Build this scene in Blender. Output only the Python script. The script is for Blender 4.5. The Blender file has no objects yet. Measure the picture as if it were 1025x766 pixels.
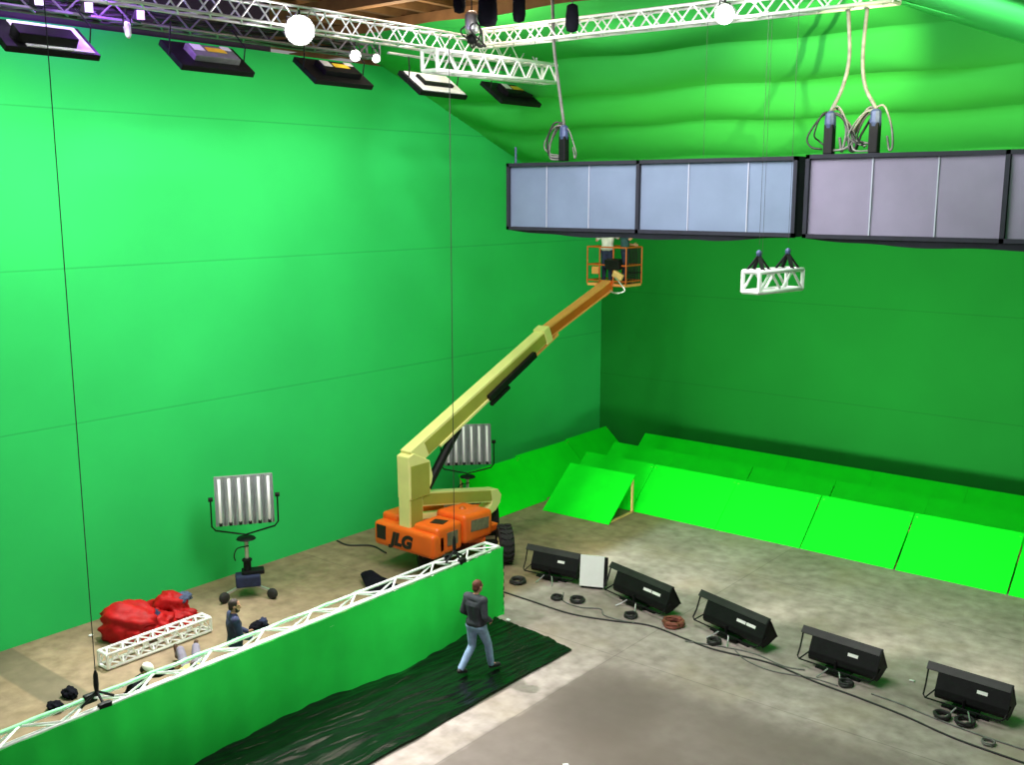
import bpy, bmesh, math, random
from mathutils import Vector, Matrix, Euler, noise
random.seed(7)
V = Vector
C = bpy.context.scene.collection
PI = math.pi
R = math.radians

# ------------------------------------------------------------------ materials
def mat(name, col, rough=.6, metal=0., var=.08, scale=6., emit=None, estr=0., bump=0., bscale=40., spec=.5):
    m = bpy.data.materials.new(name); m.use_nodes = True
    nt = m.node_tree; b = nt.nodes['Principled BSDF']
    b.inputs['Roughness'].default_value = rough
    b.inputs['Metallic'].default_value = metal
    b.inputs['Specular IOR Level'].default_value = spec
    tc = nt.nodes.new('ShaderNodeTexCoord')
    n = nt.nodes.new('ShaderNodeTexNoise'); n.inputs['Scale'].default_value = scale; n.inputs['Detail'].default_value = 4
    nt.links.new(tc.outputs['Object'], n.inputs['Vector'])
    r = nt.nodes.new('ShaderNodeValToRGB')
    r.color_ramp.elements[0].position = .3; r.color_ramp.elements[1].position = .7
    r.color_ramp.elements[0].color = (*[c*(1-var) for c in col], 1)
    r.color_ramp.elements[1].color = (*[min(1, c*(1+var)) for c in col], 1)
    nt.links.new(n.outputs['Fac'], r.inputs['Fac'])
    nt.links.new(r.outputs['Color'], b.inputs['Base Color'])
    if emit:
        b.inputs['Emission Color'].default_value = (*emit, 1); b.inputs['Emission Strength'].default_value = estr
    if bump:
        n2 = nt.nodes.new('ShaderNodeTexNoise'); n2.inputs['Scale'].default_value = bscale; n2.inputs['Detail'].default_value = 5
        nt.links.new(tc.outputs['Object'], n2.inputs['Vector'])
        bp = nt.nodes.new('ShaderNodeBump'); bp.inputs['Strength'].default_value = bump
        nt.links.new(n2.outputs['Fac'], bp.inputs['Height']); nt.links.new(bp.outputs['Normal'], b.inputs['Normal'])
    return m

def green_wall_mat(name, col, seams, axis='Z', var=.07, sw=.014):
    """painted / fabric chroma green with thin darker seam lines at the given heights"""
    m = mat(name, col, .85, 0, var, .35, spec=.15)
    nt = m.node_tree; b = nt.nodes['Principled BSDF']
    ramp = [n for n in nt.nodes if n.type == 'VALTORGB'][0]
    tc = [n for n in nt.nodes if n.type == 'TEX_COORD'][0]
    sx = nt.nodes.new('ShaderNodeSeparateXYZ'); nt.links.new(tc.outputs['Object'], sx.inputs[0])
    last = None
    for s in seams:
        c = nt.nodes.new('ShaderNodeMath'); c.operation = 'COMPARE'
        c.inputs[1].default_value = s; c.inputs[2].default_value = sw
        nt.links.new(sx.outputs[axis], c.inputs[0])
        if last is None: last = c
        else:
            a = nt.nodes.new('ShaderNodeMath'); a.operation = 'MAXIMUM'
            nt.links.new(last.outputs[0], a.inputs[0]); nt.links.new(c.outputs[0], a.inputs[1]); last = a
    if last is not None:
        mul = nt.nodes.new('ShaderNodeMath'); mul.operation = 'MULTIPLY'; mul.inputs[1].default_value = .28
        nt.links.new(last.outputs[0], mul.inputs[0])
        mx = nt.nodes.new('ShaderNodeMix'); mx.data_type = 'RGBA'
        nt.links.new(mul.outputs[0], mx.inputs['Factor'])
        nt.links.new(ramp.outputs['Color'], mx.inputs['A'])
        mx.inputs['B'].default_value = (*[c*.25 for c in col], 1)
        nt.links.new(mx.outputs['Result'], b.inputs['Base Color'])
    return m

def floor_mat():
    m = bpy.data.materials.new('concrete'); m.use_nodes = True
    nt = m.node_tree; b = nt.nodes['Principled BSDF']; L = nt.links.new
    b.inputs['Roughness'].default_value = .7; b.inputs['Specular IOR Level'].default_value = .25
    tc = nt.nodes.new('ShaderNodeTexCoord')
    def noi(s, d=5, off=(0, 0, 0)):
        mp = nt.nodes.new('ShaderNodeMapping'); mp.inputs['Location'].default_value = off
        L(tc.outputs['Object'], mp.inputs[0])
        n = nt.nodes.new('ShaderNodeTexNoise'); n.inputs['Scale'].default_value = s; n.inputs['Detail'].default_value = d
        L(mp.outputs[0], n.inputs['Vector']); return n
    def rmp(src, p0, p1, c0, c1):
        r = nt.nodes.new('ShaderNodeValToRGB')
        r.color_ramp.elements[0].position = p0; r.color_ramp.elements[1].position = p1
        r.color_ramp.elements[0].color = (*c0, 1); r.color_ramp.elements[1].color = (*c1, 1)
        L(src, r.inputs['Fac']); return r
    def mix(f, a, bcol, mode='MIX'):
        x = nt.nodes.new('ShaderNodeMix'); x.data_type = 'RGBA'; x.blend_type = mode
        if hasattr(f, 'links'): L(f, x.inputs['Factor'])
        else: x.inputs['Factor'].default_value = f
        L(a, x.inputs['A'])
        if hasattr(bcol, 'links'): L(bcol, x.inputs['B'])
        else: x.inputs['B'].default_value = (*bcol, 1)
        return x.outputs['Result']
    def mth(op, a, bb, c=None):
        x = nt.nodes.new('ShaderNodeMath'); x.operation = op
        for i, q in enumerate((a, bb, c)):
            if q is None: continue
            if hasattr(q, 'links'): L(q, x.inputs[i])
            else: x.inputs[i].default_value = q
        return x.outputs[0]
    base = rmp(noi(.45).outputs['Fac'], .3, .72, FLOOR_D, FLOOR_L).outputs['Color']
    fine = rmp(noi(3.2, 8).outputs['Fac'], .3, .75, (.64, .61, .58), (1.12, 1.09, 1.06)).outputs['Color']
    col = mix(1., base, fine, 'MULTIPLY')
    warm = rmp(noi(.7, 4, (7, 3, 0)).outputs['Fac'], .5, .75, (0, 0, 0), (.5, .5, .5)).outputs['Color']
    col = mix(warm, col, (.34, .27, .19))
    sp = nt.nodes.new('ShaderNodeSeparateXYZ'); L(tc.outputs['Object'], sp.inputs[0])
    wob = mth('MULTIPLY', mth('SUBTRACT', noi(1.3).outputs['Fac'], .5), .35)
    X = mth('ADD', sp.outputs['X'], wob); Y = mth('ADD', sp.outputs['Y'], wob)
    def smooth(v, lo, hi):
        x = nt.nodes.new('ShaderNodeMapRange'); x.interpolation_type = 'SMOOTHSTEP'
        L(v, x.inputs['Value']); x.inputs['From Min'].default_value = lo; x.inputs['From Max'].default_value = hi
        return x.outputs['Result']
    # older, browner slab in the near right part of the stage
    zone = mth('MULTIPLY', smooth(X, -10.75, -10.6), mth('SUBTRACT', 1., smooth(Y, 15.3, 16.6)))
    col = mix(mth('MULTIPLY', zone, .85), col, (.15, .118, .105))
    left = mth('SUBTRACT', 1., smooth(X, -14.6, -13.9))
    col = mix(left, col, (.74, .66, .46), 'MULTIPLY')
    # worn oily patches in it
    def blob(cx, cy, rx, ry):
        dx = mth('MULTIPLY', mth('SUBTRACT', X, cx), 1/rx); dy = mth('MULTIPLY', mth('SUBTRACT', Y, cy), 1/ry)
        d = mth('ADD', mth('MULTIPLY', dx, dx), mth('MULTIPLY', dy, dy))
        return mth('SUBTRACT', 1., smooth(d, .0, 1.6))
    col = mix(mth('MULTIPLY', blob(-9.6, 14.3, 1.1, 1.3), .6), col, (.09, .07, .06))
    col = mix(mth('MULTIPLY', blob(-8.4, 13.3, 1.2, .8), .45), col, (.12, .09, .075))
    # darker strip across the gangway by the left wall
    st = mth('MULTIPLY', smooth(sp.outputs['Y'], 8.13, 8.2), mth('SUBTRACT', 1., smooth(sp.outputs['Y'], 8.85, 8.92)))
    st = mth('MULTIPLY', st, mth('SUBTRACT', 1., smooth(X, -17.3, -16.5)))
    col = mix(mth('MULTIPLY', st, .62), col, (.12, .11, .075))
    # slab joints
    for ax, v in (('X', -10.65), ('X', -2.), ('Y', 16.3), ('Y', 22.1)):
        j = mth('COMPARE', sp.outputs[ax], v, .012)
        col = mix(mth('MULTIPLY', j, .35), col, (.08, .07, .06))
    L(col, b.inputs['Base Color'])
    bp = nt.nodes.new('ShaderNodeBump'); bp.inputs['Strength'].default_value = .08
    L(noi(25).outputs['Fac'], bp.inputs['Height']); L(bp.outputs['Normal'], b.inputs['Normal'])
    return m

FLOOR_D = (.325, .275, .26); FLOOR_L = (.50, .435, .425)
M = {}
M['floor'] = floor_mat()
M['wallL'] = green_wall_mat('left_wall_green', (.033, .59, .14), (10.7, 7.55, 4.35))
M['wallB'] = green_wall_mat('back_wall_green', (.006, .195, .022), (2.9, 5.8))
M['slope'] = green_wall_mat('draped_green_cloth', (.045, .48, .08), (), var=.05)
M['flap'] = green_wall_mat('side_green_cloth', (.05, .60, .11), (), var=.05)
M['ramp'] = mat('fluorescent_green_board', (.0, .78, .013), .7, 0, .05, 2., spec=.2)
M['curtain'] = mat('chroma_green_curtain', (.02, .68, .075), .8, 0, .1, 1.2, bump=.15, bscale=9, spec=.2)
M['paleGreen'] = mat('pale_green_cloth', (.3, .8, .42), .8, 0, .1, 3)
M['dark_upper'] = mat('gloom_purple_brown', (.05, .035, .06), .9, 0, .2, 1.5)  # darkness under the roof put into the colour
M['wood'] = mat('raw_timber', (.30, .16, .062), .8, 0, .25, 2.2)
M['wood_dark'] = mat('dark_roof_boards', (.17, .085, .035), .85, 0, .3, 1.5)
M['pine'] = mat('pine_batten', (.62, .40, .16), .7, 0, .15, 5)
M['alu'] = mat('aluminium_truss', (.80, .80, .82), .35, .55, .06, 9)
M['dkalu'] = mat('dark_aluminium', (.20, .19, .22), .45, .4, .2, 4)
M['aluW'] = mat('white_lit_aluminium', (.90, .90, .90), .5, .15, .04, 9)
M['steel'] = mat('steel', (.55, .55, .57), .4, .8, .1, 9)
M['black'] = mat('black_metal', (.006, .006, .007), .55, .0, .3, 9, spec=.2)
M['blackcloth'] = mat('black_cloth', (.006, .006, .010), .9, 0, .3, 5, bump=.2, bscale=15, spec=.08)
M['navyframe'] = mat('black_frame_cloth', (.010, .011, .022), .85, 0, .25, 5)
M['rubber'] = mat('rubber', (.016, .016, .016), .85, 0, .3, 8, bump=.3, bscale=30)
M['cable'] = mat('black_cable', (.02, .02, .02), .6, 0, .2, 8)
M['gcable'] = mat('grey_cable', (.16, .16, .15), .6, 0, .3, 8)
M['screen'] = mat('lavender_diffusion_cloth', (.15, .195, .285), .85, 0, .08, 1.4, bump=.12, bscale=2.2, spec=.2)
M['screenR'] = mat('pinkish_diffusion_cloth', (.205, .185, .265), .85, 0, .08, 1.4, bump=.12, bscale=2.2, spec=.2)
M['seam'] = mat('white_seam_tape', (.33, .35, .44), .8, 0, .05, 5)
M['white'] = mat('white_board', (.88, .88, .88), .6, 0, .03, 4)
M['lid'] = mat('worn_black_lid', (.02, .021, .02), .5, 0, .3, 4, spec=.3)
M['label'] = mat('white_sticker', (.82, .82, .80), .6, 0, .04, 9)
M['yellow'] = mat('yellow_sticker', (.85, .55, .03), .6, 0, .1, 9)
M['orange'] = mat('orange_lift_paint', (.85, .13, .012), .38, 0, .08, 2)
M['orangeD'] = mat('burnt_orange_boom', (.50, .105, .012), .45, 0, .12, 2)
M['orangeL'] = mat('pale_orange_boom_flange', (.80, .33, .10), .5, 0, .08, 3)
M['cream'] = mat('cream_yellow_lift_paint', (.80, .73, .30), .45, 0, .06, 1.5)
M['creamShade'] = mat('shaded_cream_lift_paint', (.34, .32, .055), .5, 0, .08, 1.5)  # shade on the cream sides put into a darker copy of the paint
M['decal'] = mat('black_decal', (.012, .01, .01), .5, 0, .2, 9)
M['glass_dark'] = mat('grey_vent_panel', (.16, .13, .09), .5, 0, .3, 9)
M['red'] = mat('red_nylon', (.38, .003, .005), .6, 0, .3, 3., bump=.8, bscale=6, spec=.25)
M['navy'] = mat('navy_cloth', (.012, .018, .06), .85, 0, .3, 8, bump=.2, bscale=14)
M['blue'] = mat('blue_grey_cloth', (.06, .08, .16), .8, 0, .3, 8)
M['denim'] = mat('light_blue_denim', (.25, .36, .55), .85, 0, .2, 9, bump=.2, bscale=20)
M['ddenim'] = mat('dark_blue_denim', (.02, .03, .085), .85, 0, .2, 9)
M['greytrous'] = mat('lilac_grey_trousers', (.19, .17, .23), .85, 0, .15, 9)
M['jacket'] = mat('charcoal_jacket', (.030, .036, .045), .85, 0, .3, 8, bump=.2, bscale=14)
M['shirtW'] = mat('white_shirt', (.62, .64, .60), .85, 0, .08, 9)
M['teal'] = mat('dark_teal_shirt', (.02, .07, .085), .85, 0, .2, 9)
M['hivis'] = mat('yellow_green_hi_vis', (.55, .78, .12), .7, 0, .1, 9)
M['skin'] = mat('skin', (.48, .24, .15), .55, 0, .08, 12)
M['hairBr'] = mat('red_brown_hair', (.10, .028, .014), .75, 0, .3, 30)
M['hairDk'] = mat('dark_hair', (.022, .013, .010), .75, 0, .3, 30)
M['eye'] = mat('eye', (.05, .04, .035), .3, 0, .1, 30)
M['boot'] = mat('brown_boot', (.085, .04, .02), .7, 0, .3, 20)
M['shoe'] = mat('black_shoe', (.02, .018, .018), .6, 0, .3, 20)
M['capW'] = mat('white_cap', (.80, .77, .68), .8, 0, .05, 9)
M['tube'] = mat('fluorescent_tube', (.92, .93, .95), .3, 0, .02, 5, emit=(.95, .97, 1.), estr=.12)
M['reflect'] = mat('silver_reflector', (.42, .44, .46), .32, .6, .08, 6)
M['case'] = mat('grey_panel_case', (.38, .39, .40), .5, .3, .1, 6)
M['lampglow'] = mat('lit_lamp_lens', (1, 1, 1), .4, 0, 0, 3, emit=(1., .96, .9), estr=40)
M['lampglow2'] = mat('dim_lamp_lens', (1, 1, 1), .4, 0, 0, 3, emit=(1., .96, .92), estr=6)
M['cyc'] = mat('lit_trough_lens', (.95, 1, .95), .5, 0, 0, 3, emit=(.9, 1., .85), estr=1.5)
M['redcable'] = mat('red_brown_cable', (.22, .065, .04), .7, 0, .3, 10)
M['bluebag'] = mat('blue_motor_housing', (.05, .07, .16), .5, .2, .2, 10)
M['greyhous'] = mat('grey_ballast', (.20, .20, .21), .5, .2, .15, 8)

def tarp_mat():
    m = mat('black_plastic_sheet', (.004, .005, .005), .09, 0, .4, 4, spec=.5)
    nt = m.node_tree; b = nt.nodes['Principled BSDF']; L = nt.links.new
    tc = [n for n in nt.nodes if n.type == 'TEX_COORD'][0]
    mp = nt.nodes.new('ShaderNodeMapping'); mp.inputs['Scale'].default_value = (3.4, .8, 1); mp.inputs['Rotation'].default_value = (0, 0, R(-8))
    L(tc.outputs['Object'], mp.inputs[0])
    n = nt.nodes.new('ShaderNodeTexNoise'); n.inputs['Scale'].default_value = 2.2; n.inputs['Detail'].default_value = 6
    n.inputs['Roughness'].default_value = .65
    L(mp.outputs[0], n.inputs['Vector'])
    bp = nt.nodes.new('ShaderNodeBump'); bp.inputs['Strength'].default_value = .35; bp.inputs['Distance'].default_value = .05
    L(n.outputs['Fac'], bp.inputs['Height']); L(bp.outputs['Normal'], b.inputs['Normal'])
    return m
M['tarp'] = tarp_mat()

# ------------------------------------------------------------------ helpers
class MB:
    def __init__(s): s.bm = bmesh.new()
    def box(s, c, d, rot=None, taper=None):
        r = rot if isinstance(rot, Matrix) else (Euler(rot).to_matrix() if rot else Matrix.Identity(3))
        vs = []
        for z in (-1, 1):
            for x, y in ((-1, -1), (1, -1), (1, 1), (-1, 1)):
                k = taper if (taper and z > 0) else 1
                vs.append(s.bm.verts.new(V(c) + r @ V((x*d[0]/2*k, y*d[1]/2*k, z*d[2]/2))))
        for f in ((3, 2, 1, 0), (4, 5, 6, 7), (0, 1, 5, 4), (1, 2, 6, 5), (2, 3, 7, 6), (3, 0, 4, 7)):
            s.bm.faces.new([vs[i] for i in f])
        return s
    def bar(s, p0, p1, w, h, w1=None, h1=None, up=(0, 0, 1)):
        p0, p1 = V(p0), V(p1); d = (p1-p0).normalized(); u = V(up)
        if abs(d.dot(u)) > .98: u = V((0, 1, 0))
        x = d.cross(u).normalized(); u = x.cross(d).normalized()
        w1 = w if w1 is None else w1; h1 = h if h1 is None else h1
        vs = []
        for p, a, b in ((p0, w, h), (p1, w1, h1)):
            for i, j in ((-1, -1), (1, -1), (1, 1), (-1, 1)):
                vs.append(s.bm.verts.new(p + x*(i*a/2) + u*(j*b/2)))
        for f in ((3, 2, 1, 0), (4, 5, 6, 7), (0, 1, 5, 4), (1, 2, 6, 5), (2, 3, 7, 6), (3, 0, 4, 7)):
            s.bm.faces.new([vs[i] for i in f])
        return s
    def path(s, pts, r, n=6, closed=False, cap=True):
        pts = [V(p) for p in pts]; rings = []; N = len(pts); prev = None
        for i, p in enumerate(pts):
            if closed: d = pts[(i+1) % N]-pts[i-1]
            else: d = pts[min(i+1, N-1)]-pts[max(i-1, 0)]
            d.normalize()
            u = prev if prev is not None else (V((0, 0, 1)) if abs(d.z) < .9 else V((1, 0, 0)))
            x = d.cross(u)
            if x.length < 1e-4: x = d.cross(V((0, 1, 0)))
            x.normalize(); u = x.cross(d).normalized(); prev = u
            rr = r[i] if isinstance(r, (list, tuple)) else r
            rings.append([s.bm.verts.new(p + x*math.cos(2*PI*k/n)*rr + u*math.sin(2*PI*k/n)*rr) for k in range(n)])
        for i in range(N if closed else N-1):
            a, b = rings[i], rings[(i+1) % N]
            for k in range(n): s.bm.faces.new((a[k], a[(k+1) % n], b[(k+1) % n], b[k]))
        if cap and not closed:
            s.bm.faces.new(rings[0][::-1]); s.bm.faces.new(rings[-1])
        return s
    def tube(s, p0, p1, r, n=6): return s.path([p0, p1], r, n)
    def lathe(s, prof, c=(0, 0, 0), axis='Z', n=20, rot=None):
        q = {'Z': Matrix.Identity(3), 'X': Matrix.Rotation(PI/2, 3, 'Y'), 'Y': Matrix.Rotation(-PI/2, 3, 'X')}[axis]
        if rot is not None: q = rot
        rings = []
        for r, z in prof:
            rings.append([s.bm.verts.new(V(c) + q @ V((r*math.cos(2*PI*k/n), r*math.sin(2*PI*k/n), z))) for k in range(n)])
        for a, b in zip(rings, rings[1:]):
            for k in range(n): s.bm.faces.new((a[k], a[(k+1) % n], b[(k+1) % n], b[k]))
        s.bm.faces.new(rings[0][::-1]); s.bm.faces.new(rings[-1])
        return s
    def ball(s, c, r, sc=(1, 1, 1), seg=2, rot=None):
        m = Matrix.Translation(V(c)) @ ((rot.to_4x4() if rot is not None else Matrix.Identity(4)) @ Matrix.Diagonal((*[r*k for k in sc], 1)))
        bmesh.ops.create_icosphere(s.bm, subdivisions=seg, radius=1, matrix=m); return s
    def poly(s, pts, thick=None, nrm=None):
        vs = [s.bm.verts.new(p) for p in pts]; s.bm.faces.new(vs)
        if thick:
            n = V(nrm)*thick
            v2 = [s.bm.verts.new(V(p)+n) for p in pts]; s.bm.faces.new(v2[::-1])
            for i in range(len(vs)):
                j = (i+1) % len(vs); s.bm.faces.new((vs[j], vs[i], v2[i], v2[j]))
        return s
    def prism(s, prof, x0, x1, axis='X'):
        """closed profile of (a,b) extruded along an axis"""
        def P(a, b, x): return {'X': (x, a, b), 'Y': (a, x, b), 'Z': (a, b, x)}[axis]
        A = [s.bm.verts.new(P(a, b, x0)) for a, b in prof]; B = [s.bm.verts.new(P(a, b, x1)) for a, b in prof]
        s.bm.faces.new(A[::-1]); s.bm.faces.new(B)
        for i in range(len(A)):
            j = (i+1) % len(A); s.bm.faces.new((A[i], A[j], B[j], B[i]))
        return s
    def grid(s, f, nu, nv):
        g = [[s.bm.verts.new(f(i/nu, j/nv)) for j in range(nv+1)] for i in range(nu+1)]
        for i in range(nu):
            for j in range(nv): s.bm.faces.new((g[i][j], g[i+1][j], g[i+1][j+1], g[i][j+1]))
        return s
    def capsule(s, p0, r0, p1, r1, seg=1):
        b = bmesh.new()
        for p, r in ((p0, r0), (p1, r1)):
            bmesh.ops.create_icosphere(b, subdivisions=seg+1, radius=r, matrix=Matrix.Translation(V(p)))
        h = bmesh.ops.convex_hull(b, input=b.verts)
        gone = list({e for e in h['geom_interior'] + h['geom_unused'] if isinstance(e, bmesh.types.BMVert)})
        bmesh.ops.delete(b, geom=gone, context='VERTS')
        me = bpy.data.meshes.new('t'); b.to_mesh(me); b.free(); s.bm.from_mesh(me); bpy.data.meshes.remove(me)
        return s
    def bevel(s, w=.02, seg=2):
        bmesh.ops.remove_doubles(s.bm, verts=s.bm.verts, dist=1e-5)
        es = [e for e in s.bm.edges if len(e.link_faces) == 2 and e.calc_face_angle(0) > .5]
        bmesh.ops.bevel(s.bm, geom=es, offset=w, segments=seg, affect='EDGES', profile=.6, clamp_overlap=True); return s
    def build(s, name, m, parent=None, smooth=False, loc=None):
        bmesh.ops.recalc_face_normals(s.bm, faces=s.bm.faces)
        me = bpy.data.meshes.new(name); s.bm.to_mesh(me); s.bm.free()
        if smooth:
            for p in me.polygons: p.use_smooth = True
        me.materials.append(m)
        o = bpy.data.objects.new(name, me); C.objects.link(o)
        if parent is not None: o.parent = parent
        if loc is not None: o.location = loc
        return o

def thing(name, label, cat, loc=(0, 0, 0), rotz=0, group=None):
    o = bpy.data.objects.new(name, None); C.objects.link(o)
    o.empty_display_size = .2
    o.location = loc; o.rotation_euler = (0, 0, rotz)
    o['label'] = label; o['category'] = cat
    if group: o['group'] = group
    return o
def tag(o, label, cat, group=None):
    o['label'] = label; o['category'] = cat
    if group: o['group'] = group
    return o
def struct(o): o['kind'] = 'structure'; return o
def dup(root, loc, rotz=None, label=None, scale=None):
    r = root.copy(); C.objects.link(r); r.location = loc
    if rotz is not None: r.rotation_euler = (0, 0, rotz)
    if label: r['label'] = label
    if scale: r.scale = scale
    for ch in root.children:
        c = ch.copy(); C.objects.link(c); c.parent = r
        for g in ch.children:
            d = g.copy(); C.objects.link(d); d.parent = c
    return r
def curvepts(pts, n=6):
    """Catmull-Rom through the given points"""
    P = [V(p) for p in pts]; P = [P[0]*2-P[1]] + P + [P[-1]*2-P[-2]]; out = []
    for i in range(1, len(P)-2):
        for k in range(n):
            t = k/n; a, b, c, d = P[i-1:i+3]
            out.append(.5*((2*b) + (c-a)*t + (2*a-5*b+4*c-d)*t*t + (3*b-a-3*c+d)*t**3))
    out.append(P[-2]); return out

# ------------------------------------------------------------------ room
XL, YB, ZK, SL = -20.3, 29.8, 8.25, .397      # left wall, back wall, knee height, slope of the draped top
ZT = 12.3
YT = YB-(12.85-ZK)/SL
def slope_z(y): return ZK+(YB-y)*SL
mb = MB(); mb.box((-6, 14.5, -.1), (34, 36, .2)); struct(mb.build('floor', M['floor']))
mb = MB()   # left wall follows the draped slope towards the back corner
prof = [(-2, 0), (YB, 0), (YB, ZK), (YB-(ZT-ZK)/SL, ZT), (-2, ZT)]
mb.poly([(XL, y, z) for y, z in prof], .2, (-1, 0, 0)); struct(mb.build('wall_left', M['wallL']))
mb = MB(); mb.box((XL-.45, 7.1, 13.6), (.1, 18.4, 3.2)); struct(mb.build('upper_gloom_panel', M['dark_upper']))  # dark panel added for the gloom between wall top and roof
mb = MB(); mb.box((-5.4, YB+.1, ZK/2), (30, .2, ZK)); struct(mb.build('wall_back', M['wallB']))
# draped slope above the back wall: strips of cloth that each sag a little, so every seam shows as a fold
HX, HY = -8.0, YT
def hip(y): return -8.15 + (y-YT)*1.02       # where back slope and right slope meet
seamY = [YT-.1, 20.15, 21.75, 23.4, 25.3, 27.4, YB]
def slope_pt(u, v):
    y = YT-.1+v*(YB-YT+.1); x0 = XL-.06; x1 = hip(y); x = x0+(x1-x0)*u
    z = slope_z(y)
    for a, b in zip(seamY, seamY[1:]):
        if a-1e-6 <= y <= b+1e-6:
            t = (y-a)/(b-a); fade = max(0, min(1, (x-x0)/1.6, (x1-x)/1.6))
            z -= fade*.34*(math.sin(PI*t**.62))*(1+.25*math.sin(x*.8+a)); break
    z += .03*math.sin(x*1.7+y)*max(0, min(1, (x-x0)/1.6, (x1-x)/1.6))
    return V((x, y, z))
mb = MB(); mb.grid(slope_pt, 60, 220)
struct(mb.build('ceiling_back_slope', M['slope'], smooth=True))
def flap_pt(u, v):
    y = 5+v*(YB-5); yy = max(y, YT-.1); xh = hip(yy)
    x = xh+(6-xh)*u
    z = slope_z(yy) - (x-xh)*.38
    return V((x, y, z-.01))
mb = MB(); mb.grid(flap_pt, 40, 40); struct(mb.build('ceiling_right_slope', M['flap'], smooth=True))
# timber roof
mb = MB(); mb.box((-18, 24, 14.75), (32, 26, .1)); struct(mb.build('ceiling', M['wood_dark']))
for i in range(22):
    mb = MB(); mb.box((-31.8+i*1.2, 24, 14.5), (.2, 24, .4)); struct(mb.build('ceiling_joist', M['wood']))
for i in range(5):
    mb = MB(); mb.box((-19, 17+i*3.2, 14.15), (27, .3, .34)); struct(mb.build('ceiling_beam', M['wood']))

# ------------------------------------------------------------------ trusses
def truss(label, p0, p1, w, h, nseg, r=.026, m='alu', name='box_truss', group=None, lr=None, roll=0):
    p0, p1 = V(p0), V(p1); d = p1-p0; L = d.length
    t = thing(name, label, 'truss', p0, math.atan2(d.y, d.x), group)
    pitch = math.asin(d.z/L); lr = lr or r*.62
    Q = Matrix.Rotation(-pitch, 3, 'Y')
    P = lambda x, y, z: Q @ V((x, y, z))
    for y in (-w/2, w/2):
        for z in (0, h):
            MB().tube(P(0, y, z), P(L, y, z), r, 8).build('chord', M[m], t, True)
    s = L/nseg
    for kind in range(4):
        mb = MB()
        for i in range(nseg):
            a, b = i*s, (i+1)*s; c = (a+b)/2
            if kind < 2:
                y = (-w/2, w/2)[kind]
                mb.tube(P(a, y, 0), P(c, y, h), lr, 5); mb.tube(P(c, y, h), P(b, y, 0), lr, 5)
            else:
                z = (0, h)[kind-2]
                mb.tube(P(a, -w/2, z), P(c, w/2, z), lr, 5); mb.tube(P(c, w/2, z), P(b, -w/2, z), lr, 5)
        mb.build('lacing', M[m], t)
    for x in (0, L):
        mb = MB()
        for a, b in (((-w/2, 0), (w/2, 0)), ((-w/2, h), (w/2, h)), ((-w/2, 0), (-w/2, h)), ((w/2, 0), (w/2, h))):
            mb.tube(P(x, *a), P(x, *b), r*1.05, 6)
        mb.build('end_frame', M[m], t)
    return t
truss('long silver lighting truss under the timber roof, holding the brightest lamp', (-15.5, 4.5, 11.97), (-15.5, 19.65, 11.99), .4, .36, 24)
truss('dark lighting truss beside the left wall, just above the hanging lamps', (-17.3, 4.5, 11.98), (-17.3, 16.4, 11.98), .4, .28, 20, .03, 'dkalu')
truss('short white truss hanging in front of the long silver truss, above the last hanging lamps', (-14.5, 15.25, 11.40), (-14.5, 19.1, 11.47), .4, .38, 7, .036, 'aluW')
truss('bright truss running across the stage above the grey screens', (-15.2, 17.5, 12.13), (-6.3, 17.5, 12.07), .35, .32, 16, .03, 'aluW')
truss('little white truss hanging alone in mid air below the grey screens', (-7.5, 15.2, 7.49), (-7.38, 16.55, 7.47), .30, .32, 2, .036, 'aluW', 'truss_section')
truss('white truss section lying on the floor in front of the red sacks', (-18.0, 9.58, .04), (-18.0, 11.9, .04), .32, .28, 7, .03, 'aluW', 'truss_section')
truss('long ladder-like truss along the top of the low green curtain', (-13.94, 4.6, 1.33), (-13.94, 16.4, 1.36), .42, .2, 11, .03, 'aluW')

# ------------------------------------------------------------------ low green curtain wall
def curt(u, v):
    y = 4.6+u*11.85; z = 1.53*(1-v)+.012
    x = -13.68 + .02*math.sin(y*5.3)*v + .012*math.sin(y*11+2)
    x += .30*v**1.6*math.exp(-((y-13.2)/1.5)**2) + .07*v*math.sin(y*.9+.4) - .03*v
    x += .10*math.sin(PI*v)*math.sin(y*.55)**2
    return V((x, y, z))
o = MB().grid(curt, 120, 16).build('green_curtain', M['curtain'], None, True)
tag(o, 'low chroma green curtain hanging from the ladder-like truss beside the black sheet', 'curtain')
def curt_end(u, v):
    z = 1.53*(1-v)+.012; x = -13.68-.5*u+.03*v; y = 16.46+.015*math.sin(z*9)
    return V((x, y, z))
MB().grid(curt_end, 6, 16).build('end_return', M['curtain'], o, True)
def overl(u, v):
    y = 4.6+u*8.2; a = v*PI*1.1
    return V((-14.155-.034*math.cos(a)+.0, y, 1.545+.034*math.sin(a)+.006*math.sin(y*7)))
ov = MB().grid(overl, 60, 6).build('top_overlap', M['paleGreen'], o, True); ov['label'] = 'pale green cloth folded over the back rail'
for k in range(9): MB().box((-13.72, 16.49, .1+k*.165), (.08, .05, .09)).bevel(.015).build('end_tie', M['black'], o)

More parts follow.
